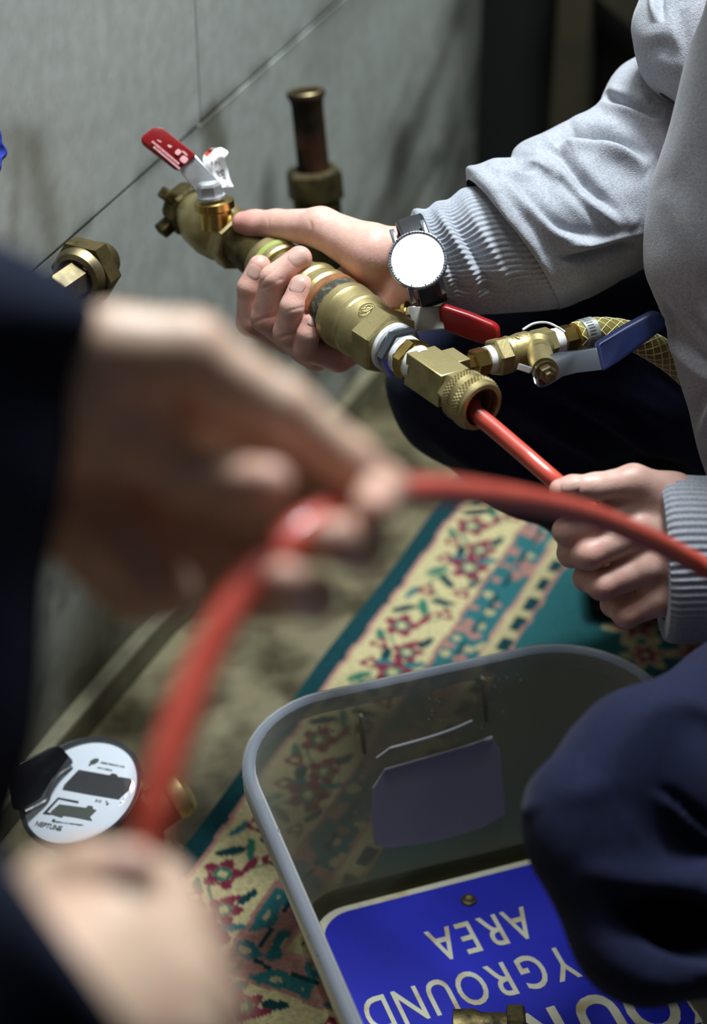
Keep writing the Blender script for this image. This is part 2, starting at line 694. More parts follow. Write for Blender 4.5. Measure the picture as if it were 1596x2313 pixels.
M['totepanel'] = film('milky_panel', (0.7, 0.72, 0.74), srgb(172, 172, 178), 0.12, 0.5, 0.01, 0.05)
M['water'] = film('murky_water', (0.42, 0.40, 0.30), srgb(56, 52, 34), 0.72, 0.02, 0.05)
M['drop'] = surface('water_drop', (0.9, 0.95, 1.0), 0.05, transmission=1.0, ior=1.33)
M['white'] = surface('white_dial', srgb(214, 218, 224), 0.35, coat=0.4)
M['dial'] = surface('dark_window', srgb(30, 26, 26), 0.15)
M['dialgreen'] = surface('grey_green_window', srgb(56, 60, 46), 0.4)
M['glossblack'] = surface('gloss_black', srgb(14, 14, 18), 0.25)
M['clear'] = film('clear_dome', (0.93, 0.94, 0.95), srgb(200, 205, 210), 0.93, 0.05, 0.06)
M['clearhose'] = surface('clear_yellow_hose', srgb(150, 138, 72), 0.25, other=srgb(110, 100, 50), nscale=40, sss=0.2, coat=0.3)
M['braid'] = surface('white_braid', srgb(214, 208, 160), 0.5)
m, nt_, p_ = nodes_of('watch_glare_glow')
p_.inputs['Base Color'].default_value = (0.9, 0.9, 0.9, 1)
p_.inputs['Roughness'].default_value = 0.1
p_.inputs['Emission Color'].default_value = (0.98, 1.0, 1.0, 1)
p_.inputs['Emission Strength'].default_value = 1.3  # emission stands in for lamp glare reflected by the watch glass
M['face_glare'] = m

# ------------------------------------------------------------------ the setting: wall, floor, skirting, dark recess
W0 = np.array([-0.02, 1.919, 0.0])
WANG = math.radians(24.3)
WD = np.array([math.sin(WANG), math.cos(WANG), 0.0])      # along the wall, away from the camera
WN = np.array([math.cos(WANG), -math.sin(WANG), 0.0])     # out of the wall
ZZ = np.array([0, 0, 1.0])


def wall_pt(u, z, off=0.0):
    return W0 + WD * u + ZZ * z + WN * off


floor = structure(mk('floor', [(-2.6, -0.6, 0), (2.6, -0.6, 0), (2.6, 4.2, 0), (-2.6, 4.2, 0)], [(0, 1, 2, 3)], M['floor'], loc=(0, 0, 0)))

V, F = box(wall_pt(-0.55, 1.25, -0.028), WD, WN, ZZ, 1.0, 0.02, 1.25)
wall = structure(mk('wall_left', V, F, M['grout'], smooth=False, loc=tuple(wall_pt(-0.55, 0))))


def seg_d(P, a, b):
    a, b = np.array(a), np.array(b)
    d = b - a
    t = np.clip(((P - a) @ d) / (d @ d), 0, 1)
    return np.linalg.norm(P - a - t[:, None] * d, axis=1)


def marble_paint(P):
    """grey marble with its stains: P = (u along the wall, z height)"""
    q = np.column_stack([P[:, 0], P[:, 1], np.zeros(len(P))])
    base = np.array(srgb(186, 190, 184))
    c = np.tile(base, (len(P), 1))
    n1 = vnoise(q * np.array([0.45, 1.0, 1.0]), 7.0, 3, 4)
    c *= (0.89 + 0.2 * n1)[:, None]
    warm = sstep(0.5, 0.72, vnoise(q * np.array([0.5, 1.0, 1.0]), 8.0, 8, 3)) * 0.3
    c = c * (1 - warm[:, None]) + np.array(srgb(112, 108, 88)) * warm[:, None]
    # dirt that thickens towards the floor, in mottles
    low = sstep(0.36, 0.08, P[:, 1])
    mot = sstep(0.44, 0.66, vnoise(q, 24.0, 5, 3)) * (0.25 + 0.75 * low) * sstep(0.5, 0.25, P[:, 1])
    c = c * (1 - 0.6 * mot[:, None]) + np.array(srgb(64, 62, 50)) * (0.6 * mot[:, None])
    c *= (1 - 0.25 * low)[:, None]
    # dark veins
    wob = (vnoise(q, 18.0, 12, 2) - 0.5) * 0.05
    for a, b, w, s in [((0.36, 0.36), (0.18, 0.25), 0.022, 0.55), ((0.18, 0.25), (0.1, 0.2), 0.03, 0.6), ((0.2, 0.33), (0.08, 0.27), 0.014, 0.25),
                       ((0.3, 0.2), (0.08, 0.14), 0.012, 0.4), ((0.42, 0.26), (0.24, 0.12), 0.014, 0.35), ((-0.1, 0.35), (-0.02, 0.30), 0.012, 0.25),
                       ((0.1, 0.12), (0.22, 0.06), 0.02, 0.45), ((0.36, 0.1), (0.2, 0.03), 0.016, 0.4), ((0.0, 0.16), (0.1, 0.1), 0.016, 0.35)]:
        k = s * np.exp(-((seg_d(P, a, b) + wob) / w) ** 2)
        c = c * (1 - k[:, None]) + np.array(srgb(52, 50, 42)) * k[:, None]
    # ochre stain below the joint corner, rusty runs at the left
    for a, b, w, s in [((-0.268, 0.497), (-0.25, 0.462), 0.013, 0.7), ((-0.285, 0.495), (-0.27, 0.44), 0.008, 0.5), ((-0.56, 0.60), (-0.545, 0.5), 0.02, 0.5), ((-0.58, 0.62), (-0.60, 0.54), 0.012, 0.35)]:
        k = s * np.exp(-((seg_d(P, a, b) + 0.4 * wob) / w) ** 2)
        c = c * (1 - k[:, None]) + np.array(srgb(86, 80, 46)) * k[:, None]
    # shade painted in towards the end of the wall, and grime by the joints
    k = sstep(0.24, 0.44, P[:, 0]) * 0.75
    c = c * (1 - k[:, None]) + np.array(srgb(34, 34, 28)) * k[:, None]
    k = 0.5 * np.exp(-(np.abs(P[:, 1] - 0.5) / 0.008) ** 2) * sstep(0.35, 0.6, vnoise(q, 30, 4))
    c = c * (1 - k[:, None]) + np.array(srgb(70, 68, 54)) * k[:, None]
    # olive tone deepening towards the foot of the near slabs
    k = sstep(0.20, 0.02, P[:, 1]) * sstep(-0.22, -0.5, P[:, 0]) * (0.55 + 0.45 * vnoise(q, 16.0, 21, 2))
    c = c * (1 - k[:, None]) + np.array(srgb(78, 74, 52)) * k[:, None]
    return np.clip(c, 0, 1)


def slab(u0, u1, z0, z1, out):
    g = 0.0019
    nu, nz = max(4, int((u1 - u0) / 0.006)), max(4, int((z1 - z0) / 0.006))
    uu, zz = np.meshgrid(np.linspace(u0 + g, u1 - g, nu), np.linspace(z0 + g, z1 - g, nz), indexing='ij')
    P = np.column_stack([uu.ravel(), zz.ravel()])
    rise = (0.006 + 0.042 * P[:, :1]) * np.minimum(P[:, 1:], 0.5) / 0.5      # the joints are not quite level
    V = W0 + P[:, :1] * WD + (P[:, 1:] + rise) * ZZ + WN * out
    i = np.arange(nu - 1)[:, None] * nz
    j = np.arange(nz - 1)[None, :]
    Q = np.stack([i + j, i + nz + j, i + nz + j + 1, i + j + 1], -1).reshape(-1, 4)
    edge = [k * nz for k in range(nu)] + [(nu - 1) * nz + k for k in range(1, nz)] + [k * nz + nz - 1 for k in range(nu - 2, -1, -1)] + [k for k in range(nz - 2, 0, -1)]
    B = V[edge] - WN * 0.012
    n = len(V)
    m = len(edge)
    S = np.array([(edge[k], n + k, n + (k + 1) % m, edge[(k + 1) % m]) for k in range(m)])
    C = marble_paint(P)
    mk('marble_slab', np.vstack([V, B]), np.vstack([Q, S]), M['marble'], wall, smooth=False, colors=np.vstack([C, C[edge]]))


slab(-1.25, -0.29, 0.5, 1.1, 0.001)
slab(-0.29, 0.42, 0.5, 1.1, 0.0)
slab(-0.70, 0.43, 0.035, 0.5, 0.0005)
slab(-1.5, -0.70, 0.035, 0.5, 0.001)

V, F = bevelled(*box(wall_pt(-0.55, 0.017, 0.004), WD, WN, ZZ, 1.0, 0.012, 0.017), 0.003)
structure(mk('baseboard_left', V, F, M['skirting'], smooth=False))

# the dark recess at the end of the wall: board, post and brace
c = W0 + WD * 0.62 + WN * 0.5
V, F = box(c + ZZ * 1.25, WN, WD, ZZ, 1.1, 0.02, 1.25)
structure(mk('wall_back', V, F, M['darkwall'], smooth=False))
V, F = bevelled(*box(W0 + WD * 0.56 + WN * 0.082 + ZZ * 0.9, WN, WD, ZZ, 0.022, 0.02, 0.9), 0.003)
structure(mk('trim_1', V, F, M['oldwood'], smooth=False))
a, b = W0 + WD * 0.56 + WN * 0.05 + ZZ * 0.42, W0 + WD * 0.56 + WN * 0.38 + ZZ * 0.2
d = unit(b - a)
V, F = bevelled(*box((a + b) / 2, d, WD, np.cross(d, WD), 0.19, 0.015, 0.028), 0.003)
structure(mk('trim_2', V, F, M['oldwood'], smooth=False))

# ------------------------------------------------------------------ the rug, its pattern painted stitch by stitch
RO = np.array([-0.147, 1.237])
RA = math.radians(25.3)
R1 = np.array([math.sin(RA), math.cos(RA)])
R2 = np.array([math.cos(RA), -math.sin(RA)])
CREAM, TEAL, DTEAL, PINK, MAROON, GREEN, GREY = [np.array(srgb(*q)) for q in
    ((206, 194, 146), (54, 118, 122), (24, 66, 72), (186, 138, 126), (132, 50, 72), (58, 122, 100), (132, 140, 122))]


def rug_paint(S, T):
    """S along the long edge, T in from it; the corner lies at S = -0.217"""
    s2 = S + 0.217
    side = T <= s2                      # nearer the long edge or the short one
    d = np.where(side, T, s2)
    al = np.where(side, S, T - 0.217 + 0.02)
    P3 = np.column_stack([S, T, np.zeros(len(S))])
    d = d + (vnoise(P3, 60, 2) - 0.5) * 0.003
    C = np.tile(CREAM, (len(S), 1))

    def put(mask, colour):
        C[mask] = colour
    rnd = random.Random(7)
    # vines, leaves and roses in the cream border
    per = 0.19
    ph = (al / per) % 1.0
    vine = np.abs(d - (0.062 + 0.018 * np.sin(2 * np.pi * (ph * 2 + 0.15))))
    put(vine < 0.0016, GREEN)
    motifs = []
    for k in range(-3, 9):
        o = k * per
        for ds, dd, R, kind in [(-0.025 + 0.0, 0.048, 0.019, 'rose'), (-0.062, 0.071, 0.017, 'rose'), (0.094, 0.072, 0.021, 'rose'), (0.04, 0.046, 0.010, 'bud'),
                                (0.05, 0.082, 0.009, 'bud'), (0.01, 0.080, 0.010, 'bud'), (-0.092, 0.044, 0.009, 'bud'), (0.130, 0.040, 0.009, 'bud')]:
            motifs.append((o + ds, dd, R, kind))
        for ds, dd, a, b, an, cc in [(0.002, 0.040, 0.015, 0.005, 0.9, DTEAL), (0.012, 0.056, 0.014, 0.0045, -0.5, GREEN), (-0.04, 0.082, 0.012, 0.0045, 0.3, DTEAL),
                                     (-0.085, 0.058, 0.014, 0.005, 1.2, TEAL), (0.062, 0.060, 0.014, 0.005, -1.0, DTEAL), (0.075, 0.044, 0.013, 0.005, 0.6, GREEN),
                                     (0.116, 0.054, 0.013, 0.005, -0.3, DTEAL), (0.113, 0.085, 0.012, 0.0045, 1.0, TEAL), (0.072, 0.087, 0.012, 0.004, 0.4, DTEAL),
                                     (-0.005, 0.066, 0.011, 0.004, 0.1, MAROON), (0.028, 0.070, 0.013, 0.005, 1.4, DTEAL), (-0.048, 0.036, 0.013, 0.0045, -0.7, GREEN),
                                     (0.03, 0.034, 0.012, 0.004, 0.2, TEAL), (-0.105, 0.078, 0.012, 0.0045, -0.2, DTEAL), (0.142, 0.07, 0.012, 0.004, 0.8, MAROON)]:
            x, y = al - o - ds, d - dd
            u, v = x * math.cos(an) + y * math.sin(an), -x * math.sin(an) + y * math.cos(an)
            put((u / a) ** 2 + (v / b) ** 2 < 1, cc)
    for s0, d0, R, kind in motifs:
        x, y = al - s0, d - d0
        r = np.hypot(x, y)
        an = np.arctan2(y, x)
        if kind == 'rose':
            rr = R * (0.84 + 0.18 * np.cos(5 * an + 0.6))
            put(r < rr, MAROON)
            put((r < rr * 0.82) & (np.cos(5 * an + 3.4) > 0.55), PINK * 0.75)
            put(r < R * 0.42, GREEN)
            put(r < R * 0.24, CREAM)
        else:
            rr = R * (0.85 + 0.2 * np.cos(3 * an))
            put(r < rr, MAROON)
            put(r < R * 0.4, CREAM)
    # edge stripe and guard bands
    put(d < 0.019, DTEAL)
    put((d > 0.019) & (d < 0.0235), PINK)
    put((d > 0.0235) & (d < 0.0285), CREAM)
    put((d > 0.0945) & (d < 0.0985), PINK * 0.8)
    g = (d > 0.0985) & (d < 0.137)
    put(g, TEAL * 0.9)
    k1 = vnoise(np.column_stack([al, d, 0 * d]), 75, 9)
    put(g & (k1 > 0.66), PINK * 0.85)
    put(g & (k1 < 0.24), CREAM * 0.8)
    put(g & (np.abs(d - 0.117) < 0.002) & (np.sin(al * 150) > -0.3), DTEAL)
    put((d > 0.135) & (d < 0.1385), PINK)
    put((d > 0.1385) & (d < 0.147), CREAM * 0.9)
    dash = (d > 0.147) & (d < 0.159)
    put(dash, CREAM * 0.85)
    put(dash & (((al / 0.036) % 1.0) < 0.62), DTEAL)
    put((d > 0.159) & (d < 0.1625), PINK * 0.9)
    f = d > 0.1625
    put(f, TEAL * 0.8)
    # the central wreath
    for s0, t0, R in [(0.455, 0.262, 0.034), (0.50, 0.285, 0.026), (0.415, 0.285, 0.026), (0.44, 0.33, 0.03), (0.36, 0.3, 0.024), (0.54, 0.25, 0.02)]:
        x, y = S - s0, T - t0
        r = np.hypot(x, y)
        an = np.arctan2(y, x)
        rr = R * (0.8 + 0.25 * np.cos(6 * an))
        put(f & (r < rr), CREAM)
        put(f & (r < rr * 0.7), PINK)
        put(f & (r < rr * 0.45), MAROON)
        put(f & (r < rr * 0.2), CREAM)
    return np.clip(C, 0, 1)


rs, rt = np.linspace(-0.217, 1.25, 620), np.linspace(0.0, 0.62, 290)
SS, TT = np.meshgrid(rs, rt, indexing='ij')
P2 = RO + SS.reshape(-1, 1) * R1 + TT.reshape(-1, 1) * R2
wave = 0.004 + 0.0012 * vnoise(np.column_stack([P2, 0 * P2[:, 0]]), 9, 4) + 0.0015 * np.exp(-TT.ravel() / 0.01)
wob = (vnoise(np.column_stack([SS.ravel(), 0 * TT.ravel(), 0 * TT.ravel()]), 7, 3) - 0.5) * 0.012 * np.exp(-TT.ravel() / 0.05)
V = np.column_stack([P2 + wob[:, None] * R2, wave])
i = np.arange(len(rs) - 1)[:, None] * len(rt)
j = np.arange(len(rt) - 1)[None, :]
Q = np.stack([i + j, i + j + 1, i + len(rt) + j + 1, i + len(rt) + j], -1).reshape(-1, 4)
Q = Q[:, ::-1]
n = len(rt)
edge = [k * n for k in range(len(rs))] + [(len(rs) - 1) * n + k for k in range(1, n)] + [k * n + n - 1 for k in range(len(rs) - 2, -1, -1)] + [k for k in range(n - 2, 0, -1)]
B = V[edge].copy()
B[:, 2] = 0.0005
S4 = np.array([(edge[k], edge[(k + 1) % len(edge)], len(V) + (k + 1) % len(edge), len(V) + k) for k in range(len(edge))])
C = rug_paint(SS.ravel(), TT.ravel()) * 0.78
rug = mk('rug', np.vstack([V, B]), np.vstack([Q, S4]), M['rug'], colors=np.vstack([C, C[edge]]), smooth=False)
tag(rug, 'teal and cream floral rug with a dark teal edge lying on the stone floor', 'rug')

# ------------------------------------------------------------------ old pipes standing before the wall
cp = thing('copper_pipe', 'open flared copper pipe standing upright behind the hand, dark brass nut below', 'pipe', at(735, 640, 1.93))
p0, p1 = at(690, 206, 1.87), at(716, 462, 1.92)
ax = unit(p1 - p0)
ln = np.linalg.norm(p1 - p0)
R = 0.0155
prof = [(0.0, 0.0120), (0.0, 0.0185), (0.0035, 0.0190), (0.006, 0.0172), (0.012, R), (ln * 0.8, R), (ln + 0.10, R * 1.0)]
V, F = lathe(p0, ax, prof, 40, cap0=False)
mk('tube', V, F, M['oldcopper'], cp)
V, F = lathe(p0, ax, [(0.0005, 0.0178), (-0.001, 0.0165), (0.0, 0.0135), (0.004, 0.0118), (0.05, 0.0118)], 36, cap0=False)
mk('flared_lip', V, F, M['bolt'], cp)
nutL = 0.70 * ln
V, F = lathe(p0, ax, [(nutL - 0.002, 0.0163), (nutL - 0.002, 0.0262), (nutL + 0.004, 0.0285), (nutL + 0.026, 0.0285), (nutL + 0.03, 0.024), (nutL + 0.03, 0.0163)], 6, hint=cdir(1, 0.2, 0), turn=0.35, cap0=True, cap1=True)
mk('hex_nut', V, F, M['darkbrass'], cp)
V, F = lathe(p0, ax, [(nutL - 0.0006, 0.0195), (nutL - 0.0030, 0.0205), (nutL - 0.0030, 0.0252), (nutL - 0.0005, 0.0272), (nutL + 0.0012, 0.0280)], 6, hint=cdir(1, 0.2, 0), turn=0.35, cap0=False, cap1=False)
mk('worn_nut_edge', V, F, M['bolt'], cp)
V, F = lathe(p0, ax, [(nutL + 0.03, 0.0235), (nutL + 0.10, 0.0235), (nutL + 0.105, 0.020), (ln + 0.08, 0.020)], 36)
mk('socket', V, F, M['darkbrass'], cp)
pe = p0 + ax * (ln + 0.075)
hit = pe - WN * (np.dot(pe - W0, WN) + 0.004)
V, F = tube(crom([pe - ax * 0.01, pe + ax * 0.02, pe + ax * 0.04 - WN * 0.02, hit + ax * 0.045], 14), 0.020, 20)
mk('elbow', V, F, M['darkbrass'], cp)

un = thing('pipe_union', 'big hexagonal brass pipe union with a white paint spot, sticking out of the wall', 'pipe union', at(180, 640, 1.52))
c0 = at(196, 612, 1.535)
ax = cdir(-0.42, -0.46, 0.78)
V, F = lathe(c0, ax, [(-0.010, 0.021), (-0.010, 0.0245), (-0.007, 0.0275), (0.009, 0.0275), (0.0095, 0.0235)], 6, hint=cdir(1, 0.45, 0), turn=0.55)
mk('hex_nut', V, F, M['darkbrass'], un)
V, F = lathe(c0, ax, [(0.008, 0.0236), (0.012, 0.0232), (0.017, 0.0205), (0.0185, 0.0165), (0.016, 0.0135)], 40)
mk('shoulder', V, F, M['bolt'], un)
V, F = lathe(c0, ax, [(0.012, 0.0142), (0.046, 0.0142), (0.048, 0.0125)], 6, hint=cdir(1, 0.4, 0), turn=0.2)
mk('tail_piece', V, F, M['bolt'], un)
V, F = blob_plate(on_plane(200, 612, c0 + ax * 0.0158, ax), cdir(1, -0.5, 0.2), np.cross(ax, cdir(1, -0.5, 0.2)), ax, 0.0052, 0.0034, 0.0015, 2.4, 18, 0.0006)
o = mk('paint_spot', V, F, M['paper'], un)
o['label'] = 'white paint spot'
hit = on_plane(212, 640, W0 - WN * 0.004, WN)
V, F = tube(crom([c0 - ax * 0.004, c0 - ax * 0.02, (c0 - ax * 0.02) * 0.5 + hit * 0.5, hit], 16), 0.016, 20)
mk('stub', V, F, M['darkbrass'], un)

bh = thing('handwheel_valve', 'lobed blue valve handwheel on the wall, cut off by the left edge of the photo', 'valve', at(-30, 338, 1.43))
c0 = at(-30, 338, 1.42)
ax = unit(WN + np.array([0, 0, 0.25]))
u_, v_ = perp_pair(ax, ZZ)
t = np.arange(60) * 2 * math.pi / 60
rr = 0.0165 + 0.0022 * np.cos(6 * t)
ringpts = []
for h, s in [(-0.006, 0.7), (-0.005, 0.95), (0.0, 1.0), (0.005, 0.95), (0.0065, 0.75), (0.004, 0.4), (0.003, 0.02)]:
    ringpts.append(c0 + ax * h + (np.cos(t) * rr * s)[:, None] * u_ + (np.sin(t) * rr * s)[:, None] * v_)
mk('handwheel', np.vstack(ringpts), ring_faces(7, 60), M['bluepaint'], bh)
L_ = np.dot(c0 - W0, WN) + 0.004
V, F = tube([c0, c0 - ax * 0.02, c0 - WN * L_ - ZZ * 0.01], [0.005, 0.007, 0.012], 16)
mk('stem', V, F, M['darkbrass'], bh)

# ------------------------------------------------------------------ the brass assembly of valves and tee in the right hand
AP0 = at(800, 725, 1.50)
AP1 = at(1082, 916, 1.395)
AX = unit(AP1 - AP0)                                   # along the assembly, towards the camera
AY = cdir(0.80, 0.27, -0.55)
AY = unit(AY - AX * np.dot(AY, AX))                     # the branch of the tee
AZ = np.cross(AX, AY)                                   # up out of the tee's top face
if np.dot(AZ, UP) < 0:
    AZ = -AZ


def axl(x):
    """distance along the assembly of the point of its axis seen in pixel column x"""
    lo, hi = -0.4, 0.4
    for _ in range(50):
        mid = (lo + hi) / 2
        if proj(AP0 + AX * mid)[0][0] < x:
            lo = mid
        else:
            hi = mid
    return lo


def axr(x, dia):
    return dia / 2 * proj(AP0 + AX * axl(x))[1] / FPX


def prof_px(pts):
    return [(axl(x), axr(x, d)) for x, d in pts]


fit = thing('pipe_fitting_assembly', 'brass assembly of valves and tee with red and blue levers, gripped in one hand',
            'pipe fitting', AP0 + AX * 0.02)


def part(name, V, F, mat, parent=fit, angle=21, **k):
    return mk(name, V, F, mat, parent, angle=angle, **k)


H6 = AZ
# far ball valve: body, hexagon, end ring
V, F = lathe(AP0, AX, prof_px([(418, 96), (421, 108), (434, 108), (436, 98), (446, 106), (462, 132), (486, 142), (506, 136), (520, 112), (523, 112)]), 44)
part('ball_valve_body', V, F, M['brass'])
V, F = lathe(AP0, AX, prof_px([(521, 100), (521, 126), (524, 134), (541, 134), (544, 126), (544, 96)]), 8, AZ, turn=0.2)
part('end_hexagon', V, F, M['brass'])
V, F = lathe(AP0, AX, prof_px([(544, 98), (560, 98), (575, 104), (608, 104)]), 40)
part('nipple', V, F, M['darkbrass'])
V, F = lathe(AP0, AX, prof_px([(604, 96), (604, 124), (608, 130), (636, 130), (640, 124), (640, 100)]), 44)
part('union_ring', V, F, M['brass'])
V, F = lathe(AP0, AX, prof_px([(620, 131), (621, 134), (628, 134), (629, 131)]), 44)
part('seal_line', V, F, surface('green_thread_seal', srgb(150, 160, 84), 0.5))
V, F = lathe(AP0, AX, prof_px([(640, 104), (664, 110), (686, 122), (700, 138), (706, 147), (713, 148), (718, 139), (724, 139), (729, 150), (737, 151), (742, 143), (747, 145)]), 56)
part('check_valve_body', V, F, M['brass'])
V, F = lathe(AP0, AX, prof_px([(745, 148), (747, 154), (757, 155), (759, 148)]), 56)
part('copper_ring', V, F, M['copper'])
V, F = lathe(AP0, AX, prof_px([(757, 145), (760, 149), (774, 150), (776, 145)]), 56)
part('gasket', V, F, M['grime'])
V, F = lathe(AP0, AX, prof_px([(774, 150), (777, 155), (788, 155), (790, 152), (796, 151), (810, 148), (812, 151), (817, 151), (820, 146), (842, 140), (852, 134), (853, 120)]), 60)
part('valve_body', V, F, M['brass'])
V, F = lathe(AP0, AX, prof_px([(848, 126), (848, 150), (851, 158), (882, 156), (885, 146), (885, 100)]), 6, AZ, turn=0.12)
part('valve_hexagon', V, F, M['brass'])
V, F = lathe(AP0, AX, prof_px([(884, 108), (885, 118), (893, 118), (895, 108)]), 44)
part('thread_tape', V, F, M['tape'])
V, F = lathe(AP0, AX, prof_px([(894, 100), (895, 116), (899, 122), (910, 120), (912, 108), (912, 80)]), 6, AZ, turn=0.5)
part('steel_bushing', V, F, M['case'])
V, F = lathe(AP0, AX, prof_px([(911, 84), (911, 92), (922, 92), (922, 84)]), 40)
part('thread_tape', V, F, M['tape'])
V, F = lathe(AP0, AX, prof_px([(920, 80), (921, 98), (925, 104), (937, 102), (939, 92)]), 6, AZ, turn=0.2)
part('brass_hexagon', V, F, M['brightbrass'])
V, F = lathe(AP0, AX, prof_px([(938, 84), (953, 84)]), 40)
part('thread_tape', V, F, M['tape'])

# embossed oval with a small mark on the check valve
mL, mR = axl(817), axr(812, 150)
oc = on_plane(828, 699, AP0 + cdir(0.1, 0.75, 0.6) * mR, cdir(0.1, 0.75, 0.6))
on = unit((oc - AP0) - AX * np.dot(oc - AP0, AX))
oc = AP0 + AX * np.dot(oc - AP0, AX) + on * (mR * 0.985)
ot = np.cross(on, AX)


def on_body(a, b, h):
    """a along the axis, b around the body"""
    w = b / mR
    return AP0 + AX * (np.dot(oc - AP0, AX) + a) + (on * math.cos(w) + ot * math.sin(w)) * (mR * 0.992 + h)


t = np.linspace(0, 2 * math.pi, 41)
g = Geo()
g.add(*tube([on_body(0.0045 * math.cos(q), 0.0066 * math.sin(q), 0) for q in t], 0.0005, 6, False))
for s in (-1, 1):
    g.add(*tube(crom([on_body(0.0022 * math.cos(q), s * 0.0022 + 0.0014 * math.sin(q * 2), 0) for q in np.linspace(0, math.pi, 7)], 14), 0.00045, 6))
g.mk('embossed_mark', M['brass'], fit)

# lever of the check valve: flange, stem nut, steel arm, red grip
sd = cdir(0.93, 0.10, 0.36)
fc = U(906, 716, -6)
V, F = lathe(fc, sd, [(-0.03, 0.0085), (0.000, 0.0085), (0.003, 0.0095), (0.0035, 0.0118), (0.0062, 0.0118), (0.0066, 0.0095)], 36)
part('bonnet', V, F, M['brightbrass'])
V, F = hexnut(fc, sd, 0.0064, 0.0135, 0.0075, AZ)
part('stem_nut', V, F, M['dullsteel'])
la = [U(922, 694, 8), U(998, 692, 15), U(1004, 744, 7), U(934, 749, 0)]      # the grip leans face down
lb = [U(922, 694, 4), U(998, 692, 10), U(1004, 744, 14), U(934, 749, 8)]
ln_ = np.cross(la[1] - la[0], la[3] - la[0])
ln_ = ln_ if np.dot(ln_, FWD) < 0 else -ln_
nb_ = np.cross(lb[1] - lb[0], lb[3] - lb[0])
V, F = bevelled(*prism(lb, nb_ if np.dot(nb_, FWD) < 0 else -nb_, 0.0034), 0.0008)
lev = part('lever', V, F, M['dullsteel'])
ga = [on_plane(x, y, la[1], np.cross(la[1] - la[0], la[3] - la[0])) for x, y in [(992, 692), (1003, 687), (1060, 706), (1117, 729), (1128, 740), (1130, 772), (1124, 783), (1112, 781), (1052, 762), (1000, 742), (994, 738)]]
V, F = bevelled(*prism(ga, ln_, 0.009), 0.0028, 3)
g_ = mk('grip', V, F, M['redgrip'], lev)
g_['label'] = 'red vinyl grip'

# lever of the far ball valve: bonnet, nut, steel arm, red printed grip
up1 = cdir(-0.10, 0.90, 0.42)
bc = at(485, 470, 1.600)
V, F = lathe(bc, up1, [(-0.016, 0.0135), (-0.002, 0.0135), (0.0, 0.0155), (0.0, 0.0165), (0.006, 0.0165), (0.007, 0.0145)], 36)
part('bonnet', V, F, M['brightbrass'])
V, F = lathe(at(476, 444, 1.593), up1, [(-0.001, 0.0120), (0.001, 0.0120)], 32)
part('washer', V, F, M['steel'])
V, F = lathe(at(476, 444, 1.593), up1, [(0.001, 0.0096), (0.001, 0.0104), (0.0095, 0.0104), (0.0115, 0.0090), (0.0118, 0.0072)], 6, cdir(1, 0, 0.3), turn=0.15)
part('stem_nut', V, F, M['steel'])
dl = 1.594
pa = [at(452, 446, dl), at(497, 414, dl), at(441, 352, dl - 0.002), at(398, 376, dl - 0.002)]
n1 = np.cross(pa[1] - pa[0], pa[2] - pa[0])
n1 = n1 if np.dot(n1, FWD) < 0 else -n1
n1 = unit(unit(n1) + 0.35 * UP)
V, F = bevelled(*prism(pa, n1, 0.0028), 0.0007)
lev = part('lever', V, F, M['steel'])
pg = [at(402, 384, dl - .003), at(443, 355, dl - .003), at(436, 346, dl - .003), at(372, 294, dl - .006), at(358, 289, dl - .006), at(344, 292, dl - .006), at(322, 309, dl - .006), at(318, 318, dl - .006), at(322, 326, dl - .006), at(392, 380, dl - .003)]
V, F = bevelled(*prism(pg, n1, 0.0065), 0.0016, 2)
gr = mk('grip', V, F, M['redgrip'], lev)
gr['label'] = 'red vinyl grip with pale printed marks'
# the illegible pale print on the grip: rows of little marks
e1_ = unit(at(428, 366, dl) - at(352, 302, dl))
e2_ = unit(np.cross(n1, e1_))
if np.dot(e2_, UP) < 0:
    e2_ = -e2_
oc_ = at(378, 336, dl - 0.005) + n1 * 0.0034
g = Geo()
rnd = random.Random(3)
for row, h, x0, x1 in [(0.0075, 0.0006, -0.016, 0.014), (-0.0048, 0.0009, -0.012, 0.017), (-0.0075, 0.0009, -0.008, 0.019)]:
    x = x0
    while x < x1:
        w = rnd.uniform(0.0006, 0.0016)
        g.add(*box(oc_ + e1_ * (x + w / 2) + e2_ * row, e1_, e2_, n1, w / 2, h, 0.00015))
        x += w + 0.0005
for x, y, w, h in [(-0.013, 0.003, 0.0035, 0.003), (-0.0085, 0.0015, 0.0026, 0.0028), (0.001, 0.0025, 0.0018, 0.002), (0.0095, 0.0025, 0.0022, 0.0026), (0.017, 0.001, 0.003, 0.003), (0.004, 0.0055, 0.0022, 0.0008), (0.014, 0.0055, 0.003, 0.0008)]:
    g.add(*blob_plate(oc_ + e1_ * x + e2_ * y, e1_, e2_, n1, w, h, 0.0001, 3, 14, 0.0001))
pr = g.mk('printed_marks', M['print'], lev)

# rough tarnished end with cast wings
V, F = lathe(AP0, AX, prof_px([(408, 70), (410, 104), (420, 122), (436, 124), (440, 112)]), 8, AZ, turn=0.1)
part('cast_end', V, F, M['darkbrass'])
for w_, ln2 in ((1.15, 0.0075), (2.5, 0.006), (3.7, 0.007), (5.0, 0.006)):
    nn = AY * math.cos(w_) + AZ * math.sin(w_)
    c_ = AP0 + AX * (axl(424)) + nn * (axr(424, 122) + ln2 * 0.3)
    V, F = bevelled(*box(c_, AX, nn, np.cross(AX, nn), 0.007, ln2, 0.0052), 0.002)
    part('cast_wing', V, F, M['darkbrass'])

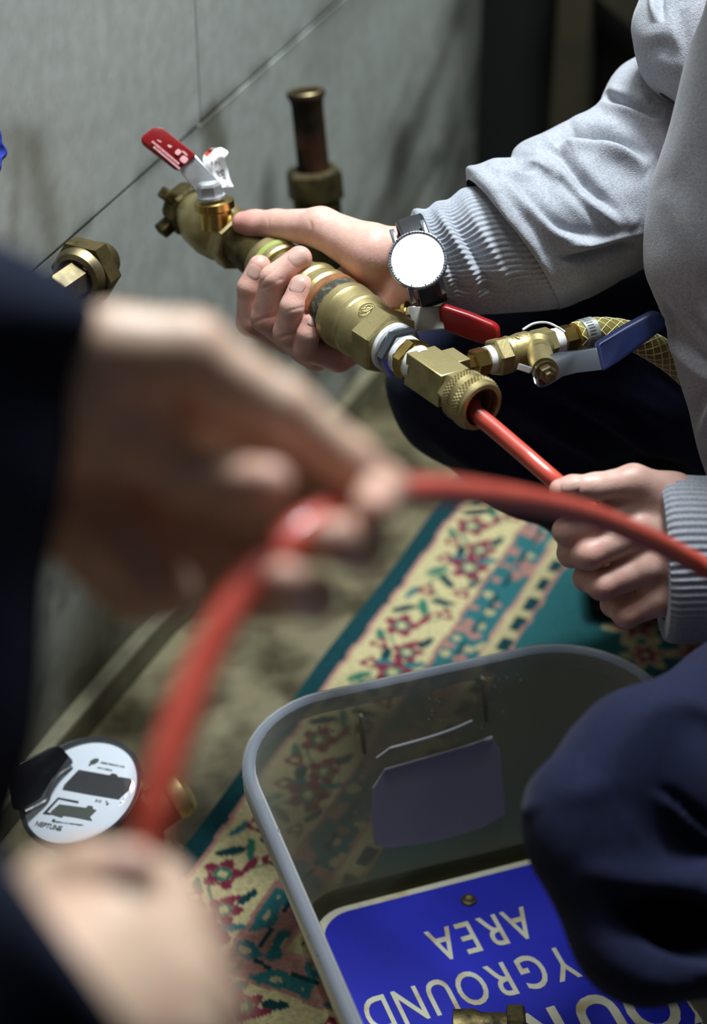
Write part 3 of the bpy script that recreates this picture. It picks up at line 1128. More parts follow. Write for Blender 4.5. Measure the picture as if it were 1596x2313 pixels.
# ------------------------------------------------------------------ the square tee with its branch
tl, tr = axl(946), axl(1024)
hs = 0.0131
V, F = bevelled(*box(AP0 + AX * (tl + tr) / 2, AX, AY, AZ, (tr - tl) / 2, hs, hs), 0.0008)
part('tee_block', V, F, M['brass'])
tc = AP0 + AX * ((tl + tr) / 2 - 0.0035)
V, F = bevelled(*box(tc + AY * 0.0175, AX, AY, AZ, 0.0108, 0.008, 0.0118), 0.0008)
part('tee_branch', V, F, M['brass'])

# knurled quick coupling on the near end
V, F = lathe(AP0, AX, [(tr - 0.002, 0.0130), (tr, 0.0152), (tr + 0.008, 0.0158), (tr + 0.009, 0.0145)], 6, AZ, turn=0.52)
cpl = part('coupling_hexagon', V, F, M['brass'])
lf = axl(1088)
lc = tr + 0.007
span = lf - lc
prof = [(lc, 0.0150), (lc + 0.001, 0.0172)]
r1 = 0.0186
prof += [(lc + 0.003, r1), (lc + 0.008, r1), (lc + 0.0095, 0.0176), (lc + span - 0.0125, 0.0176), (lc + span - 0.011, 0.0194), (lc + span - 0.005, 0.0196), (lc + span - 0.0035, 0.0186), (lc + span - 0.001, 0.0186), (lc + span, 0.0178),
         (lc + span, 0.0146), (lc + span - 0.003, 0.0140), (lc + span - 0.004, 0.0118), (lc + span - 0.012, 0.0114), (lc + span - 0.0125, 0.0012)]
V, F = lathe(AP0, AX, prof, 72, AZ)
part('coupling_collar', V, F, M['brass'])
V, F = lathe(AP0, AX, [(lc + span - 0.0108, 0.0112), (lc + span - 0.0104, 0.0108), (lc + span - 0.0104, 0.0005)], 40)
part('coupling_bore', V, F, M['black'])
V, F = lathe(AP0, AX, [(lc + span - 0.004, 0.0136), (lc + span - 0.0022, 0.0136), (lc + span - 0.0022, 0.0119), (lc + span - 0.004, 0.0119)], 48, cap0=False, cap1=False)
part('sealing_ring', V, F, M['rubber'])


def knurl(l0, l1, r):
    g = Geo()
    n, rows = 46, 3
    for k in range(rows):
        for i in range(n):
            w = (i + 0.5 * (k % 2)) * 2 * math.pi / n
            nn = AY * math.cos(w) + AZ * math.sin(w)
            tt = np.cross(AX, nn)
            c = AP0 + AX * (l0 + (k + 0.5) * (l1 - l0) / rows) + nn * (r - 0.0001)
            a, b = (l1 - l0) / rows * 0.62, math.pi * r / n * 1.0
            g.add([c + AX * a, c + tt * b, c - AX * a, c - tt * b, c + nn * 0.0013], [(0, 1, 4), (1, 2, 4), (2, 3, 4), (3, 0, 4)])
    o = g.mk('knurling', M['brass'], fit, smooth=False)
    o['kind'] = 'stuff'


knurl(lc + 0.0028, lc + 0.0082, r1)
knurl(lc + span - 0.0112, lc + span - 0.0048, 0.0195)

# the branch valve: everything along the branch axis
BP0 = at(1082, 823, 0)[:3] * 0 + tc + AY * 0.0225
b_end = at(1330, 751, proj(BP0)[1] + 0.048)
BX = unit(b_end - BP0)


def bl(x):
    lo, hi = -0.1, 0.3
    for _ in range(50):
        mid = (lo + hi) / 2
        if proj(BP0 + BX * mid)[0][0] < x:
            lo = mid
        else:
            hi = mid
    return lo


def bprof(pts):
    return [(bl(x), d / 2 * proj(BP0 + BX * bl(x))[1] / FPX) for x, d in pts]


V, F = lathe(BP0, BX, bprof([(1052, 44), (1066, 44), (1067, 60), (1070, 66), (1094, 66), (1097, 58)]), 6, AZ, turn=0.3)
part('branch_nipple', V, F, M['brightbrass'])
V, F = lathe(BP0, BX, bprof([(1096, 52), (1097, 62), (1111, 62), (1113, 54)]), 36)
part('thread_tape', V, F, M['tape'])
V, F = lathe(BP0, BX, bprof([(1110, 62), (1112, 84), (1116, 92), (1139, 91), (1142, 82)]), 6, AZ, turn=0.1)
part('branch_valve_hexagon', V, F, M['brass'])
V, F = lathe(BP0, BX, bprof([(1140, 78), (1142, 82), (1150, 84), (1152, 78), (1160, 78), (1176, 84), (1192, 82), (1206, 70)]), 44)
bv = part('branch_valve_body', V, F, M['brass'])
V, F = lathe(BP0, BX, bprof([(1203, 60), (1205, 72), (1209, 78), (1243, 76), (1246, 68)]), 6, AZ, turn=0.35)
part('branch_valve_end', V, F, M['brass'])
V, F = lathe(BP0, BX, bprof([(1245, 52), (1246, 60), (1252, 61), (1258, 59), (1263, 60), (1265, 52)]), 36)
part('thread_tape', V, F, M['tape'])
V, F = lathe(BP0, BX, bprof([(1264, 50), (1265, 60), (1268, 66), (1291, 64), (1294, 54), (1296, 44), (1330, 44)]), 6, AZ, turn=0.2)
part('hose_barb', V, F, M['brightbrass'])
# raised lettering on the branch valve body
b3 = cdir(0.0, 0.80, 0.60)
b3 = unit(b3 - BX * np.dot(b3, BX))


def text_mesh(s, size, extr=0.0003, bold=0.0, xs=1.0):
    cu = bpy.data.curves.new('lettering', 'FONT')
    cu.body = s
    cu.size = size
    cu.extrude = extr
    cu.offset = bold
    cu.align_x = 'CENTER'
    cu.align_y = 'CENTER'
    cu.resolution_u = 4
    o = bpy.data.objects.new('lettering', cu)
    col.objects.link(o)
    dg = bpy.context.evaluated_depsgraph_get()
    me = bpy.data.meshes.new_from_object(o.evaluated_get(dg))
    V = np.array([v.co[:] for v in me.vertices]).reshape(-1, 3)
    F = [tuple(p.vertices) for p in me.polygons]
    bpy.data.objects.remove(o)
    bpy.data.curves.remove(cu)
    bpy.data.meshes.remove(me)
    V[:, 0] *= xs
    return V, F


def place(V, c, X, Y, N):
    return np.asarray(c) + V[:, :1] * X + V[:, 1:2] * Y + V[:, 2:] * N


brr = 41 * proj(BP0)[1] / FPX
tx = np.cross(b3, BX)
Vt, Ft = text_mesh('600', 0.0078, 0.0004, xs=1.1)
lw = bl(1176)
# the figures stand on their head: their up points down the body
ang = -Vt[:, 1] / brr
Vn = np.array([BP0 + BX * (lw - v[0]) + (b3 * math.cos(q) + tx * math.sin(q)) * (brr + 0.0001 + v[2]) for v, q in zip(Vt, ang)])
mk('raised_figures', Vn, Ft, M['brass'], bv, smooth=False)
# stem boss, bolt and blue lever
bs = cdir(0.30, -0.52, 0.80)
b0 = BP0 + BX * bl(1212)
bolt_c = at(1232, 841, 1.405)
sdir = unit(bolt_c - b0)
V, F = lathe(b0, sdir, [(0, 0.0125), (0.008, 0.0125), (0.014, 0.0098), (np.linalg.norm(bolt_c - b0) - 0.004, 0.0098)], 32)
part('stem_boss', V, F, M['brass'])
lp = [at(1204, 838, 1.408), at(1206, 826, 1.409), at(1222, 811, 1.412), at(1240, 803, 1.415), at(1262, 796, 1.418), at(1300, 792, 1.424), at(1352, 783, 1.43), at(1360, 834, 1.424), at(1300, 841, 1.418), at(1268, 850, 1.412), at(1250, 862, 1.408), at(1232, 872, 1.404), at(1216, 874, 1.402), at(1206, 866, 1.403), at(1203, 852, 1.405)]
nb = cdir(0.18, -0.35, 0.92)
V, F = bevelled(*prism(lp, nb, 0.0036), 0.0008)
lev = part('lever', V, F, M['case'])
gp = [at(1343, 779, 1.430), at(1352, 772, 1.43), at(1410, 735, 1.440), at(1468, 704, 1.447), at(1482, 703, 1.449), at(1496, 712, 1.449), at(1500, 726, 1.448), at(1495, 740, 1.447), at(1430, 790, 1.438), at(1390, 818, 1.432), at(1362, 836, 1.426), at(1354, 834, 1.425)]
V, F = bevelled(*prism(gp, nb, 0.0095), 0.0024, 3)
gb = mk('grip', V, F, M['bluegrip'], lev)
gb['label'] = 'navy blue vinyl grip'
g = Geo()
for x, y, w, h in [(1437, 764, 4, 7), (1448, 759, 2, 8), (1467, 747, 4, 4), (1456, 757, 1.5, 5)]:
    c = on_plane(x, y, gp[6] + nb * 0.0052, nb)
    bu, bw = perp_pair(nb, BX)
    g.add(*blob_plate(c, bu, bw, nb, w * 0.00016, h * 0.0002, 0.0001, 3, 12, 0.0001))
g.mk('printed_marks', surface('faint_print', srgb(96, 104, 140), 0.7), lev)
V, F = lathe(bolt_c - nb * 0.001, nb, [(0.0015, 0.0088), (0.0030, 0.0088), (0.0030, 0.0066)], 28)
part('washer', V, F, M['bolt'])
V, F = lathe(bolt_c - nb * 0.001, nb, [(0.003, 0.0062), (0.0035, 0.0066), (0.0075, 0.0066), (0.0082, 0.0056), (0.0082, 0.0034), (0.0112, 0.0034), (0.0118, 0.0026)], 6, BX, turn=0.3)
part('bolt', V, F, M['bolt'])
V, F = bevelled(*box(at(1184, 832, 1.405), unit(cdir(1, -0.35, 0.2)), cdir(0.3, 0.9, 0.2), np.cross(cdir(1, -0.35, 0.2), cdir(0.3, 0.9, 0.2)), 0.005, 0.0022, 0.0016), 0.0004)
part('stop_tab', V, F, M['steel'])
# loose tail of thread tape behind the branch valve
V, F = tube(crom([at(1180, 745, 1.43), at(1205, 731, 1.435), at(1235, 729, 1.44), at(1262, 741, 1.44), at(1275, 750, 1.44)], 24), 0.0009, 8)
part('tape_tail', V, F, M['tape'])

# ------------------------------------------------------------------ braided clear hose on the branch
bh_d = proj(BP0 + BX * bl(1300))[1]
hz = [BP0 + BX * bl(1298), BP0 + BX * bl(1335), at(1375, 749, bh_d + 0.012), at(1420, 757, bh_d + 0.02), at(1470, 782, bh_d + 0.03), at(1520, 815, bh_d + 0.04), at(1580, 870, bh_d + 0.05), at(1640, 940, bh_d + 0.05)]
HP = crom(hz, 70)
hr = 31 * bh_d / FPX
V, F = tube(HP, hr, 28)
bho = thing('braided_hose', 'clear yellowish hose with white braid clamped to the end of the branch valve', 'hose', HP[30])
mk('tube', V, F, M['clearhose'], bho)
T_ = np.gradient(HP, axis=0)
T_ /= np.linalg.norm(T_, axis=1)[:, None]
s_ = np.concatenate([[0], np.cumsum(np.linalg.norm(np.diff(HP, axis=0), axis=1))])
u0 = unit(np.cross(T_[0], UP))
fr = []
for i in range(len(HP)):
    u0 = unit(u0 - T_[i] * np.dot(u0, T_[i]))
    fr.append((u0, np.cross(T_[i], u0)))
g = Geo()
for k in range(8):
    for sg in (-1, 1):
        pts = []
        for i in range(0, len(HP)):
            w = sg * s_[i] / 0.0115 + k * 2 * math.pi / 8
            pts.append(HP[i] + (fr[i][0] * math.cos(w) + fr[i][1] * math.sin(w)) * (hr + 0.0001))
        g.add(*tube(crom(pts, 140), 0.00042, 4))
g.mk('braid', M['braid'], bho)
cl0 = BP0 + BX * bl(1310)
V, F = lathe(cl0, BX, [(0, hr + 0.0002), (0, hr + 0.0012), (bl(1338) - bl(1310), hr + 0.0012), (bl(1338) - bl(1310), hr + 0.0002)], 40)
clp = mk('clamp', V, F, M['steel'], bho)
g = Geo()
for k in range(30):
    w = k * 2 * math.pi / 30
    u_, v_ = perp_pair(BX, UP)
    nn = u_ * math.cos(w) + v_ * math.sin(w)
    g.add(*box(cl0 + BX * 0.0048 + nn * (hr + 0.00115), BX, np.cross(BX, nn), nn, 0.0028, 0.00042, 0.0002))
g.mk('clamp_slots', M['grime'], clp)

# ------------------------------------------------------------------ paper tag on the far valve
tn = cdir(0.25, 0.35, 0.9)
pts = [(464, 348), (470, 338), (484, 333), (498, 334), (511, 340), (514, 344), (510, 356), (513, 370), (516, 390), (521, 408), (528, 420), (522, 424), (500, 424), (480, 416), (468, 400), (460, 372)]
tagv, rows = [], 26
xs0 = crom([(466, 352), (470, 342), (462, 365), (464, 385), (474, 405), (486, 422)], 1)
L_edge = crom([(478, 334), (463, 346), (459, 364), (466, 386), (480, 408), (492, 424)], rows)
R_edge = crom([(500, 334), (515, 344), (508, 358), (514, 380), (519, 404), (527, 422)], rows)
for i in range(rows):
    v = i / (rows - 1)
    for j in range(13):
        u = j / 12
        p = L_edge[i] * (1 - u) + R_edge[i] * u
        z = 1.603 + 0.006 * math.sin(v * 9 + u * 2) * (0.4 + 0.6 * (1 - v)) + 0.003 * math.sin(u * 7 + v * 5) - 0.004 * v
        tagv.append(at(p[0], p[1], z))
tagv = np.array(tagv)
Q = np.array([(i * 13 + j, i * 13 + j + 1, (i + 1) * 13 + j + 1, (i + 1) * 13 + j) for i in range(rows - 1) for j in range(12)])
nq = len(tagv)
N_ = vnormals(tagv, Q)
Q2 = np.vstack([Q, Q[:, ::-1] + nq])
tg = thing('paper_tag', 'crumpled white paper tag with grey print hanging from the far valve', 'tag', tagv[-7])
mk('paper', np.vstack([tagv, tagv - N_ * 0.0003]), Q2, M['paper'], tg, angle=180)


def tag_pt(u, v, h=0.0004):
    """a point on the tag, u across, v down, both 0 to 1"""
    i, j = v * (rows - 1), u * 12
    a, b = int(min(i, rows - 2)), int(min(j, 11))
    fi, fj = i - a, j - b
    g4 = tagv.reshape(rows, 13, 3)
    p = g4[a, b] * (1 - fi) * (1 - fj) + g4[a + 1, b] * fi * (1 - fj) + g4[a, b + 1] * (1 - fi) * fj + g4[a + 1, b + 1] * fi * fj
    nn = N_.reshape(rows, 13, 3)[a, b]
    return p + (nn if np.dot(nn, FWD) < 0 else -nn) * (h + 0.0003)


for s, size, cu, cv, sx, mat in [('Ba', 0.34, 0.60, 0.70, 1.5, 'ink'), ('Full p', 0.145, 0.52, 0.47, 1.3, 'ink')]:
    Vt, Ft = text_mesh(s, size, 0.0, 0.002, 1.0)
    mk('printed_word', np.array([tag_pt(min(0.99, max(0, cu - v[0] * sx * 0.9)), min(0.99, max(0, cv + v[1] * 0.8))) for v in Vt]), Ft, M[mat], tg, smooth=False)
Vp, Fp = blob_plate((0, 0, 0), np.array([1.0, 0, 0]), np.array([0, 1.0, 0]), np.array([0, 0, 1.0]), 0.16, 0.14, 0.0, 2, 20)
mk('red_mark', np.array([tag_pt(min(.99, max(0.0, 0.14 + v[0])), max(0, 0.16 + v[1])) for v in Vp]), Fp, M['redink'], tg, smooth=False)

# ------------------------------------------------------------------ the squatting worker in the grey sweatshirt
worker = thing('person', 'person in grey sweatshirt and navy trousers squatting, gripping the brass fitting and red hose', 'person', (0.45, 1.35, 0.0))


def J(x, y, z, r):
    return (U(x, y, z), r / 1000.0)


def chain(js):
    return [(a[0], b[0], a[1], b[1]) for a, b in zip(js[:-1], js[1:])]


SKIN_A, SKIN_B = np.array(srgb(217, 178, 163)), np.array(srgb(202, 132, 122))


def skin_paint(V, spots, base=SKIN_A, flush=SKIN_B):
    w = np.zeros(len(V))
    for c, r, a in spots:
        w = np.maximum(w, a * np.exp(-(np.linalg.norm(V - c, axis=1) / r) ** 2))
    w = np.clip(1.2 * w + 0.4 * (vnoise(V, 70, 4, 2) - 0.42), 0, 1)[:, None]
    return base * (1 - w) + flush * w


# right hand: the palm behind the fitting, fingers wrapped round it, thumb along its top
ix = [J(650, 765, -88, 12), J(564, 728, -62, 11.0), J(564, 650, -48, 10.0), J(586, 602, -44, 9.2)]
md = [J(690, 785, -78, 13), J(600, 718, -40, 11.8), J(618, 630, -24, 11.0), J(676, 584, -24, 10.0)]
rg = [J(715, 800, -66, 13), J(650, 752, -26, 11.6), J(664, 694, -12, 11.0), J(680, 648, -12, 9.8)]
pk = [J(765, 806, -52, 12), J(690, 790, -22, 9.6), J(696, 755, -10, 8.8), J(704, 726, -8, 7.8)]
th = [J(550, 504, -90, 9.6), J(575, 506, -86, 11.2), J(625, 508, -76, 12.2), J(725, 514, -52, 15.6)]
fld = Field(np.minimum.reduce([U(x, y, z) for x in (495, 1150) for y in (425, 880) for z in (-120, 40)]),
            np.maximum.reduce([U(x, y, z) for x in (495, 1150) for y in (425, 880) for z in (-120, 40)]), 0.00105)
palm = []
wr = [J(905, 560, -38, 15), J(915, 585, -40, 15), J(925, 615, -40, 15), J(935, 650, -36, 14)]
for f_, w_ in zip((ix, md, rg, pk), wr):
    palm.append((f_[0][0], w_[0], f_[0][1] * 1.06, w_[1]))
palm.append((th[3][0], U(845, 575, -32), th[3][1], 0.0225))
palm.append((U(845, 575, -32), U(915, 585, -34), 0.0225, 0.017))
palm.append((U(800, 780, -48), U(905, 665, -34), 0.0125, 0.0155))
palm.append((U(760, 650, -62), U(880, 620, -42), 0.013, 0.015))
palm += [(U(915, 570, -36), U(1150, 505, -38), 0.0175, 0.021), (U(930, 635, -36), U(1150, 600, -38), 0.017, 0.021), (U(925, 600, -34), U(1150, 555, -38), 0.017, 0.02)]
fld.group(palm, 0.009, 0.001)
fld.group(chain(th), 0.004, 0.006)
for f_ in (ix, md, rg, pk):
    fld.group(chain(f_), 0.0025, 0.0012)
    # soft finger pads
# creases
def cr(pts, d, w):
    fld.groove([U(*p) for p in pts], 1.35 * d / 1000, w / 1000)


cr([(600, 478, -66), (606, 505, -64), (604, 532, -66)], 0.5, 1.0)
cr([(690, 478, -50), (704, 508, -38), (700, 545, -42)], 0.7, 1.6)
cr([(700, 560, -40), (760, 640, -18), (830, 650, -16), (870, 625, -16)], 1.6, 2.0)
cr([(800, 640, -26), (850, 635, -14), (890, 612, -14)], 0.8, 1.4)
cr([(884, 520, -22), (893, 560, -18), (905, 620, -18), (915, 668, -22)], 0.7, 1.4)
cr([(594, 652, -18), (618, 640, -12), (636, 630, -14)], 0.6, 1.1)
cr([(588, 640, -18), (606, 622, -14), (620, 610, -14)], 0.5, 1.0)
cr([(560, 735, -36), (590, 722, -28), (620, 712, -28)], 0.7, 1.4)
cr([(636, 712, -2), (660, 700, -1), (684, 694, -3)], 0.5, 1.0)
cr([(620, 770, -18), (650, 756, -14), (676, 744, -16)], 0.7, 1.4)
cr([(690, 762, 0), (704, 756, 0), (716, 752, -1)], 0.4, 0.9)
Vr, Qr = fld.mesh()
spots = [(f_[3][0], 0.012, 0.5) for f_ in (ix, md, rg, pk)] + [(f_[1][0], 0.014, 0.4) for f_ in (ix, md, rg, pk)] + [(f_[0][0], 0.03, 0.55) for f_ in (ix, md, rg, pk)] + \
    [(th[0][0], 0.025, 0.6), (U(770, 640, -30), 0.02, 0.4), (U(880, 660, -20), 0.03, 0.35)]
Cr = skin_paint(Vr, spots)

# left hand: a fist round the red hose, the back of it towards us
lo = np.minimum.reduce([U(x, y, z) for x in (1205, 1760) for y in (1010, 1500) for z in (50, 200)])
hi = np.maximum.reduce([U(x, y, z) for x in (1205, 1760) for y in (1010, 1500) for z in (50, 200)])
fl2 = Field(lo, hi, 0.0012)
lt = [J(1264, 1106, 140, 7.6), J(1292, 1102, 141, 8.6), J(1345, 1100, 138, 9.6), J(1430, 1088, 128, 12)]
lx = [J(1425, 1130, 120, 13), J(1350, 1180, 128, 10.5), J(1278, 1200, 126, 9.2), J(1284, 1216, 104, 8.8)]
lm = [J(1440, 1200, 124, 14), J(1330, 1252, 130, 10.8), J(1290, 1250, 112, 9.8), J(1330, 1225, 92, 9)]
lr = [J(1460, 1280, 122, 13.5), J(1360, 1322, 124, 10.4), J(1325, 1305, 106, 9.6), J(1360, 1270, 88, 9)]
lp_ = [J(1485, 1350, 116, 13), J(1415, 1388, 114, 9.6), J(1385, 1365, 98, 8.8), J(1410, 1320, 84, 8.4)]
pl = []
for f_, w_ in zip((lx, lm, lr, lp_), [J(1560, 1160, 112, 16), J(1570, 1220, 112, 18), J(1575, 1290, 110, 18), J(1580, 1360, 106, 17)]):
    pl.append((f_[0][0], w_[0], f_[0][1], w_[1]))
pl += [(lt[3][0], U(1520, 1120, 116), 0.012, 0.015), (U(1520, 1120, 116), U(1600, 1190, 108), 0.015, 0.02),
       (U(1575, 1170, 110), U(1760, 1200, 100), 0.02, 0.024), (U(1580, 1320, 106), U(1760, 1330, 100), 0.02, 0.024), (U(1575, 1240, 112), U(1760, 1260, 104), 0.02, 0.024)]
fl2.group(pl, 0.010, 0.001)
fl2.group(chain(lt), 0.004, 0.005)
for f_ in (lx, lm, lr, lp_):
    fl2.group(chain(f_), 0.004, 0.0035)
for p in [[(1330, 1085, 150), (1336, 1102, 150), (1334, 1120, 148)], [(1322, 1082, 150), (1326, 1100, 151), (1325, 1118, 149)]]:
    fl2.groove([U(*q) for q in p], 0.0004, 0.001)
Vl, Ql = fl2.mesh()
Cl = skin_paint(Vl, [(f_[1][0], 0.014, 0.35) for f_ in (lx, lm, lr, lp_)] + [(lt[0][0], 0.014, 0.35)], SKIN_A * 0.95, SKIN_B)
# arms, trunk, neck inside the clothes
gx = []
shR, shL = at(1660, -330, 1.60), at(1800, -250, 1.28)
elR, elL = at(1545, 250, 1.60), at(2050, 1150, 1.36)
for js in ([(U(1140, 550, -38), .030), (elR, .040), (shR, .052)], [(U(1740, 1260, 102), .032), (elL, .040), (shL, .052)],
           [(at(1930, 900, 1.50), .06), (at(1800, 620, 1.46), .07), (at(1800, 250, 1.46), .075), (at(1840, -200, 1.49), .08), (at(1850, -480, 1.47), .055), (at(1840, -640, 1.45), .05)]):
    P_ = crom([p for p, r in js], 20)
    R_ = np.interp(np.linspace(0, 1, 20), np.linspace(0, 1, len(js)), [r for p, r in js])
    V, F = tube(P_, R_, 20)
    gx.append((V, F))
Vb = np.vstack([Vr, Vl] + [v for v, f in gx])
Fb = [tuple(q) for q in Qr] + [tuple(q + len(Vr)) for q in Ql]
n0 = len(Vr) + len(Vl)
for v, f in gx:
    Fb += [tuple(i + n0 for i in q) for q in f]
    n0 += len(v)
Cb = np.vstack([Cr, Cl, np.tile(SKIN_A, (len(Vb) - len(Vr) - len(Vl), 1))])
body = mk('body', Vb, Fb, M['skin'], worker, angle=180, colors=Cb)


def surface_pt(V, N, px, py, tol=6.0):
    """the skin point seen at a pixel, with its normal"""
    p, d = proj(V)
    m = np.hypot(p[:, 0] - px, p[:, 1] - py) < tol
    i = np.where(m)[0]
    f = i[d[i] < d[i].min() + 0.003]
    return V[f].mean(0), unit(N[f].mean(0))


Nr, Nl = vnormals(Vr, Qr), vnormals(Vl, Ql)


def nail(V, N, px, py, ex, hx, hy, parent=body, tilt=0.0):
    """ex = the finger's direction in the picture (dx, dy), hx half length, hy half width in mm"""
    c, n = surface_pt(V, N, px, py, 9)
    X = cdir(ex[0], -ex[1], 0)
    X = unit(X - n * np.dot(X, n))
    Y = np.cross(n, X)
    v, f = blob_plate(c - n * 0.0001, X, Y, n, hx / 1000, hy / 1000, 0.0006, 3.0, 28, 0.0006, 42.0)
    mk('nail', v, f, M['nail'], parent, angle=60)


nail(Vr, Nr, 672, 582, (1, -0.62), 7.4, 6.4)
nail(Vr, Nr, 672, 646, (0.45, -0.9), 6.0, 6.0)
nail(Vr, Nr, 573, 614, (0.4, -0.9), 6.2, 5.4)
nail(Vr, Nr, 705, 727, (0.5, -0.9), 3.6, 3.4)
nail(Vl, Nl, 1288, 1096, (-1, 0.1), 6.4, 4.6)

# ------------------------------------------------------------------ sweatshirt: trunk, sleeves, ribbed cuffs
stn = [(1640, -420, 2100, -420, 1.34, 0.7), (1622, -150, 2080, -150, 1.375, .75), (1598, 0, 2060, 0, 1.39, .8), (1562, 100, 2050, 110, 1.4, .8), (1527, 220, 2040, 240, 1.41, .8), (1498, 330, 2030, 350, 1.42, .8), (1474, 430, 2020, 450, 1.43, .8),
       (1458, 520, 2010, 540, 1.437, .8), (1458, 600, 2000, 620, 1.443, .8), (1474, 660, 2000, 680, 1.448, .8), (1500, 730, 2000, 750, 1.455, .8), (1524, 820, 2000, 840, 1.462, .75), (1548, 900, 2000, 920, 1.47, .72),
       (1566, 970, 2000, 990, 1.478, .7), (1590, 1050, 2000, 1060, 1.486, .66), (1640, 1130, 2000, 1140, 1.492, .5), (1750, 1170, 1900, 1170, 1.495, .3)]
V3, t_ = siltube(stn, 150, 150)
V = V3.reshape(-1, 3)
Q = grid_quads(150, 150)
N = vnormals(V, Q)
if np.mean((N * (V - V.mean(0))).sum(1)) < 0:
    Q = Q[:, ::-1]
    N = -N
V = sculpt(V, N, [([(1470, 640), (1520, 740), (1600, 820), (1680, 860)], -7, 16, 5), ([(1560, 700), (1600, 760), (1660, 800)], -4, 14, -4), ([(1500, 420), (1560, 520), (1600, 640)], 4, 40),
                  ([(1560, 980), (1590, 900), (1640, 860)], -5, 14, 5), ([(1590, 120), (1540, 330), (1510, 480)], 3, 22)])
V = V + N * ((vnoise(V, 22, 3, 2) - 0.5) * 0.006)[:, None]
shirt = mk('sweatshirt', V, Q, M['fleece'], worker, angle=180)

# right sleeve
st_s = [(1052, 408, 1262, 698, 1.535, .92), (1050, 380, 1285, 690, 1.540, .95), (1072, 374, 1330, 672, 1.545, .98), (1112, 364, 1370, 650, 1.55, .98), (1150, 360, 1410, 628, 1.555, 1.0), (1166, 336, 1450, 606, 1.56, 1.0), (1215, 305, 1490, 585, 1.565, 1.0),
        (1286, 272, 1520, 560, 1.57, 1.0), (1345, 238, 1560, 520, 1.575, 1.0), (1362, 205, 1590, 460, 1.58, 1.), (1384, 168, 1610, 400, 1.585, 1.), (1425, 136, 1630, 340, 1.59, 1.), (1490, 110, 1650, 280, 1.6, .9), (1560, 100, 1650, 220, 1.61, .7)]
ns, nt = 300, 260
V3, t_ = siltube(st_s, ns, nt)
V = V3.reshape(-1, 3)
Q = grid_quads(ns, nt)
N = vnormals(V, Q)
ctr = V3.mean(1).repeat(nt, 0)
if np.mean((N * (V - ctr)).sum(1)) < 0:
    Q = Q[:, ::-1]
    N = -N
folds = [([(1250, 322), (1275, 300), (1330, 300), (1400, 320), (1475, 352)], -11, 15, 6),
         ([(1212, 330), (1262, 345), (1312, 402), (1360, 455), (1420, 510)], -7, 15, 4),
         ([(1112, 392), (1150, 430), (1190, 470), (1250, 525), (1320, 553), (1400, 556)], 5, 17, 0),
         ([(1150, 395), (1210, 460), (1270, 515), (1340, 535)], -5, 13, 0),
         ([(1240, 400), (1290, 470), (1350, 520)], 3, 16), ([(1180, 365), (1230, 380), (1270, 410)], 4, 16),
         ([(1262, 585), (1330, 572), (1400, 556), (1460, 545)], -6, 11, -4),
         ([(1150, 352), (1170, 375), (1210, 385)], -5, 9, 3), ([(1280, 268), (1300, 296), (1340, 310)], -3, 9),
         ([(1355, 208), (1400, 232), (1450, 245), (1500, 262)], -9, 12, 5), ([(1372, 200), (1410, 214), (1470, 226)], 3, 12),
         ([(1365, 222), (1420, 262), (1480, 290)], 3, 18), ([(1340, 330), (1400, 350), (1460, 390)], 5, 22), ([(1300, 440), (1370, 480), (1440, 510)], 4, 20),
         ([(1066, 396), (1110, 430), (1160, 500), (1210, 570), (1250, 640)], 4, 14), ([(1100, 372), (1130, 390), (1170, 400)], 2.5, 12)]
folds = [(f_[0], f_[1] * 1.3, *f_[2:]) for f_ in folds]
V = sculpt(V, N, folds)
V = V + N * ((vnoise(V, 45, 6, 2) - 0.5) * 0.004)[:, None]
mk('sleeve', V, Q, M['fleece'], shirt, angle=180)

# the raised upper sleeve hanging over the elbow
st_u = [(1530, -260, 1760, -160, 1.52, .9), (1490, -130, 1740, -60, 1.515, .9), (1448, -10, 1700, 60, 1.51, .95), (1428, 50, 1660, 150, 1.508, .95), (1430, 100, 1630, 215, 1.506, .95), (1444, 148, 1600, 250, 1.508, .9), (1464, 182, 1560, 250, 1.512, .85), (1490, 208, 1530, 238, 1.518, .8)]
V3, t_ = siltube(st_u, 130, 140)
V = V3.reshape(-1, 3)
Q = grid_quads(130, 140)
N = vnormals(V, Q)
ctr = V3.mean(1).repeat(140, 0)
if np.mean((N * (V - ctr)).sum(1)) < 0:
    Q = Q[:, ::-1]
    N = -N
V = sculpt(V, N, [([(1495, -60), (1490, 0), (1496, 50)], -5, 8, 4), ([(1455, 122), (1500, 108), (1560, 150)], -4, 22, 0), ([(1540, 20), (1548, 90), (1560, 160)], -3, 14, 2)])
V = V + N * ((vnoise(V, 40, 9, 2) - 0.5) * 0.004)[:, None]
mk('upper_sleeve', V, Q, M['fleece'], shirt, angle=180)

